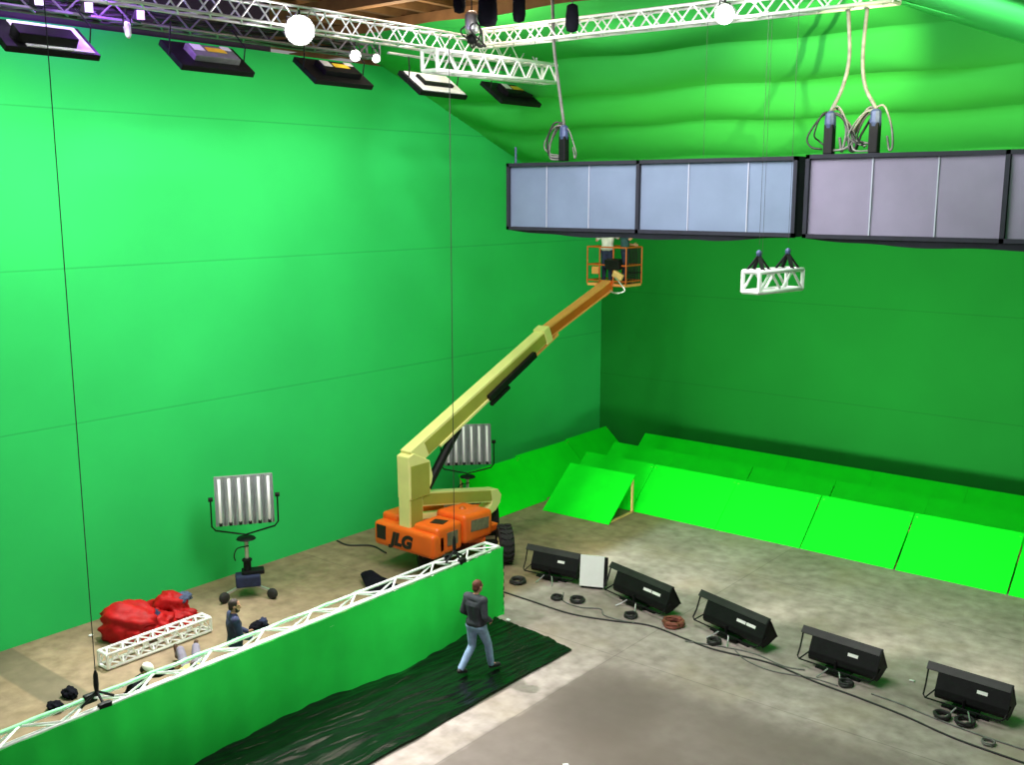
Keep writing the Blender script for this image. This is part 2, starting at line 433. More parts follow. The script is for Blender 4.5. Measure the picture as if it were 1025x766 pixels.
# ------------------------------------------------------------------ black plastic sheet
def tarp(u, v):
    x = -13.9+u*2.45; y = 4.2+v*12.0
    if u > .5: y -= (u-.5)*.5*v
    q = x*1.0-y*.10
    z = .012+.06*max(0, noise.noise(V((q*2.3, y*.5, 0))))+.07*max(0, .25-abs(noise.noise(V((q*3.2, y*.45, 5)))))*(.4+noise.noise(V((x, y*.5, 9))))+.035*max(0, .3-abs(noise.noise(V((q*6, y*.9, 2)))))
    z = .012+(z-.012)*1.35+.05*max(0, 1-u*7)
    return V((x+.04*noise.noise(V((y, 0, u*2))), y, z))
tag(MB().grid(tarp, 110, 260).build('plastic_sheet', M['tarp'], None, True), 'glossy wrinkled black plastic sheet on the floor beside the green curtain', 'plastic sheet')
def drape(u, v):   # black cloth behind the curtain
    y = 13.3+u*2.7+.25*math.sin(v*3)*(u-.5)
    reach = .3+1.85*u**.5+1.0*min(1, max(0, (u-.62)/.3))**1.5+.12*math.sin(u*9)-.5*max(0, u-.85)*4*(1-v)
    x = -14.32-reach*v
    z = .95*(1-v)**3+.03 + .28*math.exp(-((u-.95)/.08)**2-((v-.93)/.12)**2) + .10*max(0, noise.noise(V((x*1.6, y*1.6, 1))))+.05*max(0, noise.noise(V((x*5, y*4, 3))))
    return V((x, y, z))
tag(MB().grid(drape, 60, 60).build('black_cloth', M['blackcloth'], None, True), 'black cloth spilling onto the floor behind the curtain, near the orange lift', 'cloth')

# ------------------------------------------------------------------ hoist chains holding the curtain truss
def chain(label, x, y, zb, zt, name='hoist_chain', mini=False):
    t = thing(name, label, 'hoist chain', (x, y, zb))
    MB().tube((0, 0, .1), (0, 0, zt-zb), .008, 6).build('chain', M['cable'], t)
    mb = MB(); mb.lathe([(.015, .45), (.035, .38), (.04, .22), (.03, .12), (.03, .05)], n=10); mb.build('hook_block', M['black'], t)
    mb = MB(); mb.path([(0, -.26, -.05), (0, 0, .12), (0, .26, -.05)], .022, 6); mb.path([(-.2, 0, -.05), (0, 0, .12), (.2, 0, -.05)], .022, 6)
    mb.build('sling', M['black'], t)
    for dx in (-.21, .21):
        MB().box((dx, .0, -.06), (.09, .2, .14)).bevel(.02).build('clamp', M['black'], t)
    return t
chain('black hoist chain dropping to the near left end of the curtain truss', -13.94, 7.28, 1.60, 12.0)
chain('black hoist chain dropping past the cream boom to the far end of the curtain truss', -13.94, 15.2, 1.62, 12.0)

# ------------------------------------------------------------------ hanging lamps by the left wall
def hang_lamp(label, y, top):
    t = thing('hanging_lamp', label, 'studio lamp', (-16.5, y, 11.42), 0, 'hanging lamps along the left wall')
    A = Matrix.Rotation(R(TILT), 3, 'Y')
    P = lambda x, yy, z: A @ V((x, yy, z))
    L, W = 1.52, .82
    mb = MB(); mb.box((0, 0, 0), (W, L, .11), A); mb.bevel(.015); mb.build('lamp_housing', M['black'], t)
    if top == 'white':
        mb = MB(); mb.box(P(0, .03, .062), (W*.9, L*.9, .02), A); mb.build('painted_glare_top', M['white'], t)  # light falling on the top, painted as a white sheet
        mb = MB(); mb.box(P(.12, 0, .10), (.1, L*.6, .07), A); mb.box(P(-.05, -L*.27, .10), (.26, .08, .07), A)
        mb.build('ballast', M['black'], t)
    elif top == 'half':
        mb = MB(); mb.box(P(0, .12, .062), (W*.92, L*.72, .02), A); mb.build('painted_glare_top', M['white'], t)  # light on part of the top, painted as a white sheet
        mb = MB(); mb.box(P(.16, -.08, .15), (.3, .95, .17), A); mb.bevel(.02); mb.build('ballast', M['black'], t)
    else:
        mb = MB(); mb.box(P(.02, .05, .11), (.4, .95, .12), A); mb.bevel(.02); bal = mb.build('ballast', M['greyhous'] if top == 'grey' else M['black'], t)
        mb = MB(); mb.box(P(-.02, .12, .176), (.14, .4, .008), A); mb.build('yellow_sticker', M['yellow'], bal)
        mb = MB(); mb.box(P(-.05, -.25, .176), (.2, .22, .008), A); mb.box(P(-.12, .38, .176), (.12, .2, .008), A); mb.build('white_sticker', M['label'], bal)
    mb = MB(); mb.box(P(0, 0, -.062), (W*.9, L*.92, .016), A); mb.build('tube_face', M['tube'], t)
    for s in (-1, 1):
        mb = MB(); mb.path([P(0, s*(L/2+.02), 0), P(-.12, s*(L/2+.03), .25), V((-.12, s*L*.42, .58))], .014, 6); mb.build('hanger', M['black'], t)
    return t
TILT = 36
for lab, y, tp in (('hanging lamp nearest the camera, half its top coloured white as if lit, in the top left corner', 8.55, 'half'),
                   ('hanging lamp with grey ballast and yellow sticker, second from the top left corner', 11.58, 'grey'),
                   ('all-black hanging lamp with yellow sticker, just before the one coloured as if lit', 14.55, 'black'),
                   ('hanging lamp with its whole top coloured white as if lit', 17.45, 'white'),
                   ('small hanging lamp farthest away, just beyond the one coloured as if lit', 20.2, 'black2')):
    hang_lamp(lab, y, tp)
# strut of pipe they hang from at the far end
mb = MB(); mb.tube((-16.62, 16.2, 12.0), (-16.62, 20.9, 12.0), .03, 8)
tag(mb.build('hanging_pipe', M['steel']), 'thin pipe the last hanging lamps are fixed to', 'pipe')

def wob(i, z):
    return [(-17.3+.12*math.sin(y*1.1+i*2), y, z+.06*math.sin(y*1.7+i)-.05*abs(math.sin(y*.8+i))) for y in [5+.4*k for k in range(28)]]
t = thing('cable_bundle', 'bundle of black cables laid along the dark truss by the left wall', 'cable bundle', (0, 0, 0))
for i in range(5): MB().path(wob(i, 12.06+.05*i), .035, 6).build('cable', M['cable'], t, True)
# small lamps on the trusses
def par(label, loc, lens, r=.13, aim=(.75, -.6, -.28), body='aluW'):
    t = thing('spot_lamp', label, 'lamp', loc, 0)
    d = V(aim).normalized(); rot = d.to_track_quat('Z', 'Y').to_matrix()
    mb = MB(); mb.lathe([(r*.45, -.26), (r*.8, -.2), (r, -.02), (r*1.04, .06), (r*.95, .062), (r*.9, 0)], n=16, rot=rot); mb.build('can', M[body], t, True)
    mb = MB(); mb.lathe([(r*.92, .03), (r*.7, .05), (.01, .055)], n=16, rot=rot); mb.build('lens', M[lens], t, True)
    mb = MB(); mb.path([(-.0, -r*1.1, 0), (0, -r*1.1, .2), (0, r*1.1, .2), (0, r*1.1, 0)], .012, 6); mb.tube((0, 0, .2), (0, 0, .34), .02); mb.build('yoke', M['black'], t)
    return t
par('dazzling lit lamp on the long silver truss', (-15.2, 12.63, 11.92), 'lampglow', .26)
par('dazzling lit lamp on the bright cross truss', (-9.2, 17.2, 12.15), 'lampglow', .17, (.45, -.85, -.28))
par('small lit lamp near the far end of the dark truss, left of its neighbour', (-17.0, 15.6, 11.92), 'lampglow2', .12)
par('small lit lamp at the very far end of the dark truss', (-17.0, 16.2, 11.92), 'lampglow2', .09)
for i, y in enumerate((7.9, 8.75, 9.6, 10.55)):
    t = thing('barn_door_lamp', ('small white-flapped lamp on the truss in the top left corner, first from the frame edge',
        'small white-flapped lamp on the top left truss, second from the frame edge', 'small white-flapped lamp on the top left truss, third from the frame edge',
        'small white-flapped lamp beside the purple glow on the top left truss')[i], 'lamp', (-17.0, y, 12.1))
    MB().box((0, 0, -.02), (.16, .16, .2), (0, R(20), R(20)*i)).bevel(.02).build('lamp_body', M['black'], t)
    MB().box((.13, -.03, -.02), (.015, .13, .16), (0, R(25), R(-30))).build('flap', M['white'], t)
    MB().tube((0, 0, .07), (0, 0, .17), .015).build('clamp', M['black'], t)
# purple lamp
t = par('small lamp throwing purple light on the top left trusses', (-16.3, 9.9, 11.75), 'lampglow2', .06, (-.6, .3, .7))

# ------------------------------------------------------------------ chain bags and motor cluster above the cross truss
for lab, x, y, z, L in (('black chain bag hanging left of the motor cluster', -14.75, 16.4, 12.63, .55),
                        ('thick black chain bag touching the motor cluster', -14.0, 16.4, 12.3, .75),
                        ('black chain bag against the timber roof, right of the motor cluster', -13.2, 16.4, 12.3, .7),
                        ('black chain bag in front of the cross truss, farthest right', -11.93, 16.4, 12.0, .5)):
    t = thing('chain_bag', lab, 'chain bag', (x, y, z), 0, 'black chain bags under the roof')
    w = .13 if 'thick' not in lab else .2
    MB().lathe([(.02, 0), (w*.8, .03), (w, .15), (w*.95, L*.6), (w*.8, L*.95), (w*.5, L)], n=14).build('bag', M['blackcloth'], t, True)
    MB().tube((0, 0, L), (0, 0, 14.69-z), .012).build('chain', M['cable'], t)
t = thing('chain_motor', 'silver chain motor with cables at the end of the white truss', 'chain motor', (-14.42, 16.4, 11.95))
MB().lathe([(.05, .25), (.12, .27), (.14, .35), (.14, .6), (.1, .68), (.04, .7)], n=14).build('motor_body', M['steel'], t, True)
MB().lathe([(.02, .05), (.1, .08), (.1, .2), (.05, .26)], n=12).build('hook_block', M['black'], t, True)
mb = MB()
for k in range(5): mb.path(curvepts([(.1, 0, .5), (.25*math.cos(k*1.3), .2*math.sin(k*1.3), .3), (.2*math.cos(k*1.3+1), .2, .02), (.0, .05, .12)], 5), .018, 5)
mb.build('cable_loops', M['cable'], t)
MB().tube((0, 0, .7), (0, 0, 2.74), .014).build('chain', M['cable'], t)
MB().ball((-.02, 0, .62), .08).build('purple_plug', mat('purple_plug', (.4, .12, .5), .5), t)

# ------------------------------------------------------------------ big grey softbox screens
def softbox(label, x0, x1, xm, z0, z1, skirt, m, seams):
    y = 17.5; D = .55
    t = thing('softbox_screen', label, 'screen', ((x0+x1)/2, y, z0)); ox = -(x0+x1)/2
    W = x1-x0; fw = .07
    P = lambda x: x+ox
    for a, b in ((x0, xm), (xm, x1)):
        def f(u, v, a=a, b=b):
            x = P(a)+.04+u*(b-a-.08); z = .06+v*(z1-z0-.12)
            return V((x, .03+.012*math.sin(x*3+z*2)*math.sin(PI*u)*math.sin(PI*v), z))
        dp = MB().grid(f, 30, 10).build('diffusion_panel', m, t, True)
        for s in seams:
            if a < s < b: MB().box((P(s), .012, (z1-z0)/2), (.022, .012, z1-z0-.12)).build('seam_tape', M['seam'], dp)
    for x in (x0+fw/2, x1-fw/2, xm):
        MB().box((P(x), 0, (z1-z0)/2), (fw, .08, z1-z0)).build('frame_upright', M['navyframe'], t)
    for z in (fw/2, z1-z0-fw/2):
        MB().box((0, 0, z), (W, .08, fw)).build('frame_rail', M['navyframe'], t)
    MB().box((0, D, (z1-z0)/2), (W, .04, z1-z0)).build('back_cloth', M['navyframe'], t)
    for x in (x0+.02, x1-.02):
        MB().box((P(x), D/2, (z1-z0)/2), (.04, D, z1-z0)).build('side_cloth', M['navyframe'], t)
    def sk(u, v):
        x = -W/2+u*W; s = min(1, min(u, 1-u)*4)
        return V((x, -.03+.06*v, .02-v*(.03+skirt*s+.012*math.sin(x*4))))
    MB().grid(sk, 50, 3).build('bottom_skirt', M['navyframe'], t)
    return t
softbox('left of the two long grey softbox screens, above the lift basket', -14.4, -7.83, -11.1, 8.28, 9.68, .1, M['screen'], (-13.35, -12.28, -10.0, -8.78))
softbox('right of the two long grey softbox screens, cut by the frame edge', -7.68, -1.1, -4.41, 8.27, 9.7, .1, M['screenR'], (-6.52, -5.45, -3.3))
tag(MB().tube((-14.25, 17.6, 9.6), (-14.25, 17.6, 10.02), .025).build('suspension_post', M['bluebag']), 'short post standing on the left top corner of the left grey screen', 'post')

def cable_drop(label, x, pts, zt, loops, seed):
    rnd = random.Random(seed); y = 17.6
    t = thing('cable_drop', label, 'cable', (x, y, 9.7))
    mb = MB(); mb.path(curvepts([(px-x, dy, pz-9.7) for px, dy, pz in pts], 8), .034, 8); mb.build('main_cable', M['gcable'], t, True)
    mb = MB(); mb.lathe([(.05, .72), (.09, .68), (.1, .5), (.08, .42)], n=10); mb.build('strain_relief', M['bluebag'], t)
    MB().box((.0, 0, .25), (.16, .16, .5)).bevel(.02).build('junction_box', M['black'], t)
    for k in range(loops):
        s = rnd.choice((-1, 1)); w = rnd.uniform(.12, .5); d = rnd.uniform(.0, .5); e = rnd.uniform(-.12, .12)
        pts_ = [(0, 0, .72+e*.3), (s*w*.5, .05*k-.1, .66+e), (s*w, .05*k-.1, .34+e), (s*w*(.8+e*2), 0, .05+d*.5), (s*.1+e, 0, .02+d*.4)]
        if k % 3 == 2: pts_ = pts_[:3] + [(s*w*1.15, 0, .06+d*.2), (s*w*.9, .05, .05), (s*w*.7, .05, .28)]
        MB().path(curvepts(pts_, 6), rnd.uniform(.014, .026), 6).build('cable_loop', rnd.choice((M['cable'], M['gcable'])), t, True)
    return t
cable_drop('thick cable dropping to a tied bundle on the left grey screen', -12.98, [(-13.3, 0, 12.9), (-13.25, 0, 12.0), (-13.12, 0, 11.2), (-12.98, 0, 10.42)], 13, 5, 3)
cable_drop('thick cable dropping to the left bundle on the right grey screen', -7.33, [(-7.12, 0, 12.05), (-7.06, 0, 11.3), (-7.15, 0, 10.8), (-7.33, 0, 10.42)], 12, 6, 4)
cable_drop('thick cable dropping to the right bundle on the right grey screen', -6.55, [(-6.8, 0, 12.05), (-6.83, 0, 11.3), (-6.76, 0, 10.8), (-6.55, 0, 10.42)], 12, 7, 8)
for i, (x, y, z0) in enumerate(((-7.48, 15.4, 7.95), (-7.4, 16.3, 7.95))):
    t = thing('suspension_sling', ('black sling and wire on the near end of the little hanging truss', 'black sling and wire on the far end of the little hanging truss')[i], 'sling', (x, y, z0))
    MB().lathe([(.015, .2), (.045, .17), (.045, .11), (.015, .07)], n=10).build('shackle', M['bluebag'], t, True)
    mb = MB()
    for dx, dy in ((-.18, -.12), (.18, -.12), (-.18, .12), (.18, .12)): mb.bar((0, 0, .12), (dx*.8, dy, -.13), .06, .03)
    mb.build('strap', M['black'], t)
    MB().tube((0, 0, .28), (0, 0, 4.15), .0035, 5).build('wire', M['cable'], t)
for i, (x, y) in enumerate(((-8.35, 17.33), (-9.6, 17.33))):
    tag(MB().tube((x, y, (7.6, 9.7)[i]), (x, y, 12.1), .0035, 5).build('thin_wire', M['cable']),
        ('thin dark wire hanging in front of the left grey screen', 'thin wire from the cross truss to the top of the left grey screen')[i], 'wire')

# ------------------------------------------------------------------ ramps
def make_ramp(label, w, run, h, loc, rz, group, frame=True):
    t = thing('green_ramp', label, 'ramp', loc, rz, group)
    L = math.hypot(run, h); a = math.atan2(h, run)
    mb = MB(); mb.box((0, run/2, h/2), (w, L, .03), (a, 0, 0)); mb.build('ramp_board', M['ramp'], t)
    for s in (-1, 1):
        mb = MB(); x = s*(w/2-.06)
        mb.bar((x, run-.06, .0), (x, run-.06, h-.06), .05, .07); mb.build('post', M['pine'], t)
        mb = MB(); mb.bar((x, .12, .03), (x, run, .03), .05, .05); mb.build('floor_rail', M['pine'], t)
    mb = MB(); mb.bar((-w/2+.05, run-.06, h-.12), (w/2-.05, run-.06, h-.12), .05, .07); mb.build('cross_rail', M['pine'], t)
    return t
G1, G2, G3, GL = 'front row of green ramps', 'second row of green ramps', 'third row of green ramps', 'green ramps along the left wall'
make_ramp('freestanding green ramp with its pine frame showing, in front of the others', 2.25, 1.42, 1.12, (-16.55, 23.12, 0), R(2), 'freestanding green ramp')
def nth(i): return ('first', 'second', 'third', 'fourth', 'fifth', 'sixth')[i]
xs = [-18.15, -15.66, -12.93, -10.5, -8.05, -5.46, -2.9]
for i in range(6):
    a, b = xs[i], xs[i+1]; g = (.012, .03, .006, .05, .06, .03)[i]
    lab = ('front-row green ramp standing right behind the freestanding one' if i == 0 else
           'front-row green ramp, %s to the right of the freestanding one' % nth(i-1))
    make_ramp(lab, b-a-g, 1.3, 1.12, ((a+b)/2, 24.65, 0), R((0, 0, .4, -.4, .3, 0)[i]), G1)
xs = [-18.2, -15.9, -13.3, -10.75, -8.2, -5.6, -3]
for i in range(6):
    a, b = xs[i], xs[i+1]
    make_ramp('middle-row green ramp, %s from the room corner' % nth(i), b-a-(.004, .004, .05, .004, .004, .004)[i], 1.35, 1.12, ((a+b)/2, 26.25, 0), 0, G2)
xs = [-18.1, -15.5, -12.9, -10.3, -7.7, -5.1, -2.5]
for i in range(6):
    a, b = xs[i], xs[i+1]
    make_ramp('back-row green ramp against the back wall, %s from the room corner' % nth(i), b-a-.004, 1.35, 1.12, ((a+b)/2, 27.95, 0), 0, G3)
for i, (y0, y1, fx, rz) in enumerate(((21.35, 24.0, -18.2, R(90)), (24.12, 26.75, -18.35, R(90)), (26.9, 29.4, -18.5, R(92)))):
    make_ramp(('green ramp leaning along the left wall, nearest the lift', 'green ramp along the left wall, middle of the three',
               'shaded green ramp along the left wall, deepest in the corner')[i], y1-y0, 1.2, 1.12, (fx, (y0+y1)/2, 0), rz, GL)

# ------------------------------------------------------------------ tube light panels on rolling stands
def tube_light(label, loc, rz):
    t = thing('tube_light', label, 'studio light', loc, rz, 'tube light panels on rolling stands')
    W, Hh, zc = 1.28, 1.12, 2.27
    A = Matrix.Rotation(R(-6), 3, 'X'); P = lambda x, y, z: V((0, 0, zc)) + A @ V((x, y, z))
    mb = MB(); mb.box(P(0, .05, 0), (W, .1, Hh), A); mb.bevel(.015); mb.build('panel_case', M['case'], t)
    n = 6; s = W/n
    for i in range(n):
        x = -W/2+s*(i+.5)
        mb = MB()
        q = [(-s*.48, -.11), (-s*.30, -.02), (s*.30, -.02), (s*.48, -.11), (s*.44, 0), (-s*.44, 0)]
        A0 = [mb.bm.verts.new(P(x+a, b, -Hh/2+.01)) for a, b in q]; B0 = [mb.bm.verts.new(P(x+a, b, Hh/2-.01)) for a, b in q]
        for k in range(6): mb.bm.faces.new((A0[k], A0[(k+1) % 6], B0[(k+1) % 6], B0[k]))
        rf = mb.build('reflector', M['reflect'], t)
        MB().tube(P(x, -.055, -Hh/2+.07), P(x, -.055, Hh/2-.05), .032, 8).build('tube', M['tube'], rf, True)
        MB().box(P(x, -.055, -Hh/2+.05), (.07, .06, .08), A).build('tube_socket', M['black'], rf)
    mb = MB(); w = W/2+.09
    mb.path([(-w, .05, zc+.05), (-w, .05, zc-.58), (-w+.08, .05, zc-.68), (0, .05, zc-.83), (w-.08, .05, zc-.68), (w, .05, zc-.58), (w, .05, zc+.05)], .02, 6)
    mb.build('yoke', M['black'], t)
    for sgn in (-1, 1): MB().lathe([(.05, -.05), (.05, .05)], (sgn*w, .05, zc+.05), 'X', 10).build('tilt_knob', M['black'], t)
    mb = MB(); mb.lathe([(.05, 1.28), (.22, 1.34), (.2, 1.37), (.05, 1.39)], (0, .05, 0), n=14); mb.build('head_plate', M['black'], t)
    MB().lathe([(.045, .75), (.045, 1.3)], (0, .05, 0), n=10).build('column', M['steel'], t)
    MB().lathe([(.085, .5), (.085, .8), (.11, .82), (.11, .86), (.07, .88)], (0, .05, 0), n=12).build('column_sleeve', M['black'], t)
    MB().path(curvepts([(.05, 0, 1.18), (-.2, -.05, 1.16), (-.28, 0, .98), (-.26, 0, .86)], 5), .015, 5).build('crank', M['black'], t)
    MB().box((0, -.02, .4), (.55, .42, .26)).bevel(.04).build('ballast_box', M['navy'], t)
    MB().box((.12, .05, .56), (.5, .3, .1)).bevel(.03).build('sandbag', M['black'], t)
    for ang in (215, 320, 80):
        d = V((math.cos(R(ang)), math.sin(R(ang)), 0)); 
        MB().bar(V((0, .05, .3)), d*.62+V((0, .05, .2)), .05, .05).build('leg', M['steel'], t)
        w_ = MB(); c = d*.66+V((0, .05, .13))
        w_.lathe([(.03, -.045), (.12, -.04), (.13, 0), (.12, .04), (.03, .045)], c, rot=Matrix.Rotation(R(ang+90), 3, 'Z') @ Matrix.Rotation(PI/2, 3, 'Y'), n=16)
        w_.build('wheel', M['rubber'], t, True)
    return t
tl = tube_light('silver six-tube light panel standing alone in front of the left wall', (-18.9, 13.65, 0), R(56))
dup(tl, (-18.5, 20.75, 0), R(47), 'silver six-tube light panel half hidden behind the cream boom')

# ------------------------------------------------------------------ floor trough lights
def trough(label, loc, rz, sc):
    t = thing('trough_light', label, 'floor light', loc, rz, 'row of black trough lights on the floor'); t.scale = (sc, 1, 1)
    L = 1.62; A = Matrix.Rotation(R(30), 3, 'X'); zc = .38
    P = lambda x, y, z: V((0, 0, zc)) + A @ V((x, y, z))
    def pris(prof, x0, x1, name, m):
        mb = MB(); a = [mb.bm.verts.new(P(x0, p, q)) for p, q in prof]; b = [mb.bm.verts.new(P(x1, p, q)) for p, q in prof]
        mb.bm.faces.new(a[::-1]); mb.bm.faces.new(b)
        for i in range(len(a)):
            j = (i+1) % len(a); mb.bm.faces.new((a[i], a[j], b[j], b[i]))
        return mb.build(name, M[m], t)
    pris([(.13, .20), (.27, .25), (.28, .22), (.14, .17)], -L/2, L/2, 'top_lid', 'lid')
    hs = pris([(-.17, -.07), (-.1, .02), (.13, .19), (.2, .2), (.2, -.2), (-.04, -.2), (-.17, -.15)], -L/2+.24, L/2-.02, 'housing', 'black')
    pris([(.2, .2), (.26, .24), (.26, -.26), (.2, -.22)], -L/2+.2, L/2, 'front_rim', 'black')
    pris([(.262, .2), (.27, .2), (.27, -.22), (.262, -.22)], -L/2+.26, L/2-.05, 'lens', 'cyc').parent = hs
    pris([(-.18, -.07), (-.1, .03), (.13, .2), (.24, .25), (.24, -.24), (-.04, -.21), (-.18, -.16)], L/2-.03, L/2, 'end_plate', 'black')
    mb = MB(); mb.path([P(-L/2+.03, .19, .2), V((-L/2+.04, -.06, .34)), V((-L/2+.05, -.17, .2)), V((-L/2+.1, -.2, .16)), V((L/2-.1, -.2, .16)), V((L/2-.04, -.16, .2)), P(L/2+.01, .0, 0)], .016, 6)
    mb.tube(V((-L/2+.1, -.2, .16)), P(-L/2+.28, -.05, .0), .014, 6); mb.build('yoke', M['black'], t)
    for x, dd in ((-.1, .0), (.12, .0)):
        mb = MB(); mb.path([V((x, -.2, .16)), V((x*1.6, -.3, .08)), V((x*2.2, -.42, .02))], .014, 6); mb.build('foot', M['steel'], t)
    mb = MB(); mb.box((0, -.02, .08), (.5, .3, .05)); mb.tube((0, -.1, .05), (0, -.12, .3), .03); mb.box((0, 0, .02), (.9, .08, .04)); mb.build('stand_base', M['black'], t)
    for x in (.28, .5) if sc > 1.05 else (.3,):
        mb = MB(); mb.box(P(x, .02, .113), (.2, .06, .014), A @ Matrix.Rotation(R(36.5), 3, 'X')); mb.build('white_sticker', M['label'], hs)
    return t
for i, (x, y, rz, sc) in enumerate(((-14.15, 18.85, 8, .9), (-11.68, 18.75, -14, 1.22), (-9.28, 18.5, -16, 1.18), (-6.9, 18.3, -5, 1.0), (-4.56, 18.25, -3, .9))):
    trough(('black trough light next to the white board, nearest the black sheet', 'black trough light with a pale lid edge, right of the white board',
            'middle one of the five black trough lights', 'black trough light on the floor, second from the right frame edge',
            'black trough light on the floor nearest the right frame edge')[i], (x, y, 0), R(rz), sc)
t = thing('bounce_board', 'white board standing behind the first trough light', 'board', (-13.08, 18.98, 0), R(24))
MB().box((0, 0, .42), (.56, .04, .72), (R(-10), 0, 0)).build('board', M['white'], t)
MB().box((.32, .03, .42), (.08, .06, .66), (R(-10), 0, 0)).build('edge', M['black'], t)
MB().bar((0, .1, .3), (0, .35, 0), .04, .04).build('prop', M['black'], t)
MB().box((0, .02, .04), (.5, .1, .06)).build('base', M['black'], t)

# ------------------------------------------------------------------ cables on the floor
def floor_cable(label, pts, r, m='cable'):
    o = MB().path(curvepts([(x, y, r+.003) for x, y in pts], 8), r, 6).build('floor_cable', M[m], None, True)
    tag(o, label, 'cable')
floor_cable('main black cable running along the front of the trough lights', [(-15.6, 17.4), (-14.64, 17.46), (-13.71, 17.44), (-12.58, 17.41), (-11.69, 17.65), (-10.89, 17.96), (-9.97, 17.85), (-9.24, 17.77), (-8.11, 17.9), (-7.08, 17.7), (-6.24, 17.6), (-5.35, 17.45), (-4.39, 17.2), (-3.2, 17.1)], .017)
floor_cable('thin cable looping up to the fourth trough light', [(-9.9, 17.75), (-9.1, 18.02), (-8.5, 18.1), (-7.84, 17.95), (-7.45, 18.05)], .014, 'gcable')
floor_cable('thin cable leaving the last trough light towards the right frame edge', [(-6.1, 17.9), (-5.58, 17.85), (-4.9, 17.7), (-4.17, 17.6), (-3.2, 17.55)], .014, 'gcable')
floor_cable('thin cable wandering between the first two trough lights', [(-13.4, 18.3), (-13.1, 17.9), (-12.6, 17.85), (-12.2, 18.05), (-11.9, 17.8), (-11.2, 17.85)], .014, 'gcable')
floor_cable('black cable on the floor from the left wall to the lift', [(-20.2, 17.45), (-19.7, 17.4), (-19.2, 17.75), (-18.5, 17.6)], .022)
floor_cable('thin cable between the third and fourth trough lights', [(-8.9, 18.0), (-8.5, 17.72), (-7.9, 17.62), (-7.2, 17.82), (-6.7, 17.82)], .012, 'gcable')
def coil(label, x, y, r, tr, m, turns=4, seed=0):
    rnd = random.Random(seed); pts = []
    for k in range(turns*14):
        a = 2*PI*k/14; rr = r*(1+.12*rnd.uniform(-1, 1))
        pts.append((x+rr*math.cos(a), y+rr*math.sin(a), tr+.003+.018*(k//14)+.008*rnd.random()))
    tag(MB().path(pts, tr, 6).build('cable_coil', M[m], None, True), label, 'cable coil', 'coils of cable on the floor')
coil('black cable coil left of the first trough light', -14.62, 18.15, .17, .025, 'cable', 4, 1)
coil('small cable coil below the first trough light, left of its twin', -13.3, 17.92, .12, .018, 'cable', 4, 2)
coil('small cable coil below the white board', -12.86, 18.1, .15, .02, 'cable', 4, 3)
coil('cable coil by the foot of the second trough light', -11.45, 18.12, .13, .02, 'cable', 4, 4)
coil('red-brown cable coil with black loops between second and third trough light', -10.5, 18.3, .2, .03, 'redcable', 6, 5)
coil('cable coil by the foot of the third trough light', -9.4, 18.05, .13, .025, 'cable', 4, 6)
coil('cable coil by the foot of the fourth trough light', -6.6, 17.95, .12, .02, 'cable', 4, 7)
coil('cable coil under the last trough light, left of its twin', -4.82, 17.82, .13, .022, 'cable', 4, 8)
coil('cable coil under the last trough light, right of its twin', -4.45, 17.85, .15, .022, 'cable', 4, 9)
coil('small loose cable coil near the right frame edge', -3.95, 17.4, .1, .012, 'gcable', 3, 10)
for i, (x, y) in enumerate(((-13.4, 16.3), (-9.0, 12.4), (-19.6, 10.2), (-5.7, 18.9))):
    tag(MB().box((x, y, .02), (.09, .06, .015), (.2, .1, i)).build('paper_scrap', M['white']),
        ('white scrap at the far edge of the black sheet', 'pale scrap on the brown floor in front', 'white scrap on the floor by the left wall behind the sacks', 'tiny white scrap between the last two trough lights')[i], 'scrap')

# ------------------------------------------------------------------ boom lift
lift = thing('boom_lift', 'orange and cream articulated boom lift parked by the left wall', 'boom lift', (-17.0, 18.2, 0))
def LP(x, y, z): return (x+17.0, y-18.2, z)     # world -> lift
# chassis, turned against the turntable
ca = R(49.5); cR = Matrix.Rotation(ca, 3, 'Z'); cc = V((-.3, .85, 0))
def CP(x, y, z): return cc + cR @ V((x, y, z))
mb = MB(); mb.box(CP(0, 0, .55), (1.0, 2.5, .34), cR); mb.bevel(.04); mb.build('chassis', M['orange'], lift)
for y in (-1.15, 1.15):
    MB().box(CP(0, y, .48), (1.9, .2, .2), cR).build('axle', M['black'], lift)
    for x in (-1.0, 1.0):
        q = cR @ Matrix.Rotation(PI/2, 3, 'Y')
        mb = MB(); c = CP(x, y, .47)
        mb.lathe([(.27, -.17), (.4, -.18), (.46, -.12), (.47, 0), (.46, .12), (.4, .18), (.27, .17)], c, rot=q, n=28)
        for k in range(20):
            a = 2*PI*k/20; dv = q @ V((math.cos(a), math.sin(a), 0))
            for s in (-1, 1):
                mb.box(c + dv*.47 + q @ V((0, 0, s*.085)), (.05, .05, .15), (q @ Matrix.Rotation(a, 3, 'Z') @ Matrix.Rotation(s*.5, 3, 'X')))
        w = mb.build('wheel', M['rubber'], lift)
        mb = MB(); mb.lathe([(.1, -.19), (.26, -.15), (.27, 0), (.26, .15), (.1, .19)], c, rot=q, n=18); mb.build('hub', M['cream'], w)
mb = MB(); mb.box(CP(.62, .95, .62), (.5, .9, .28), cR); mb.bevel(.04); mb.build('fender', M['orange'], lift)
MB().lathe([(.55, .7), (.55, .86)], LP(-17.0, 18.0, 0), n=24).build('slew_ring', M['black'], lift)
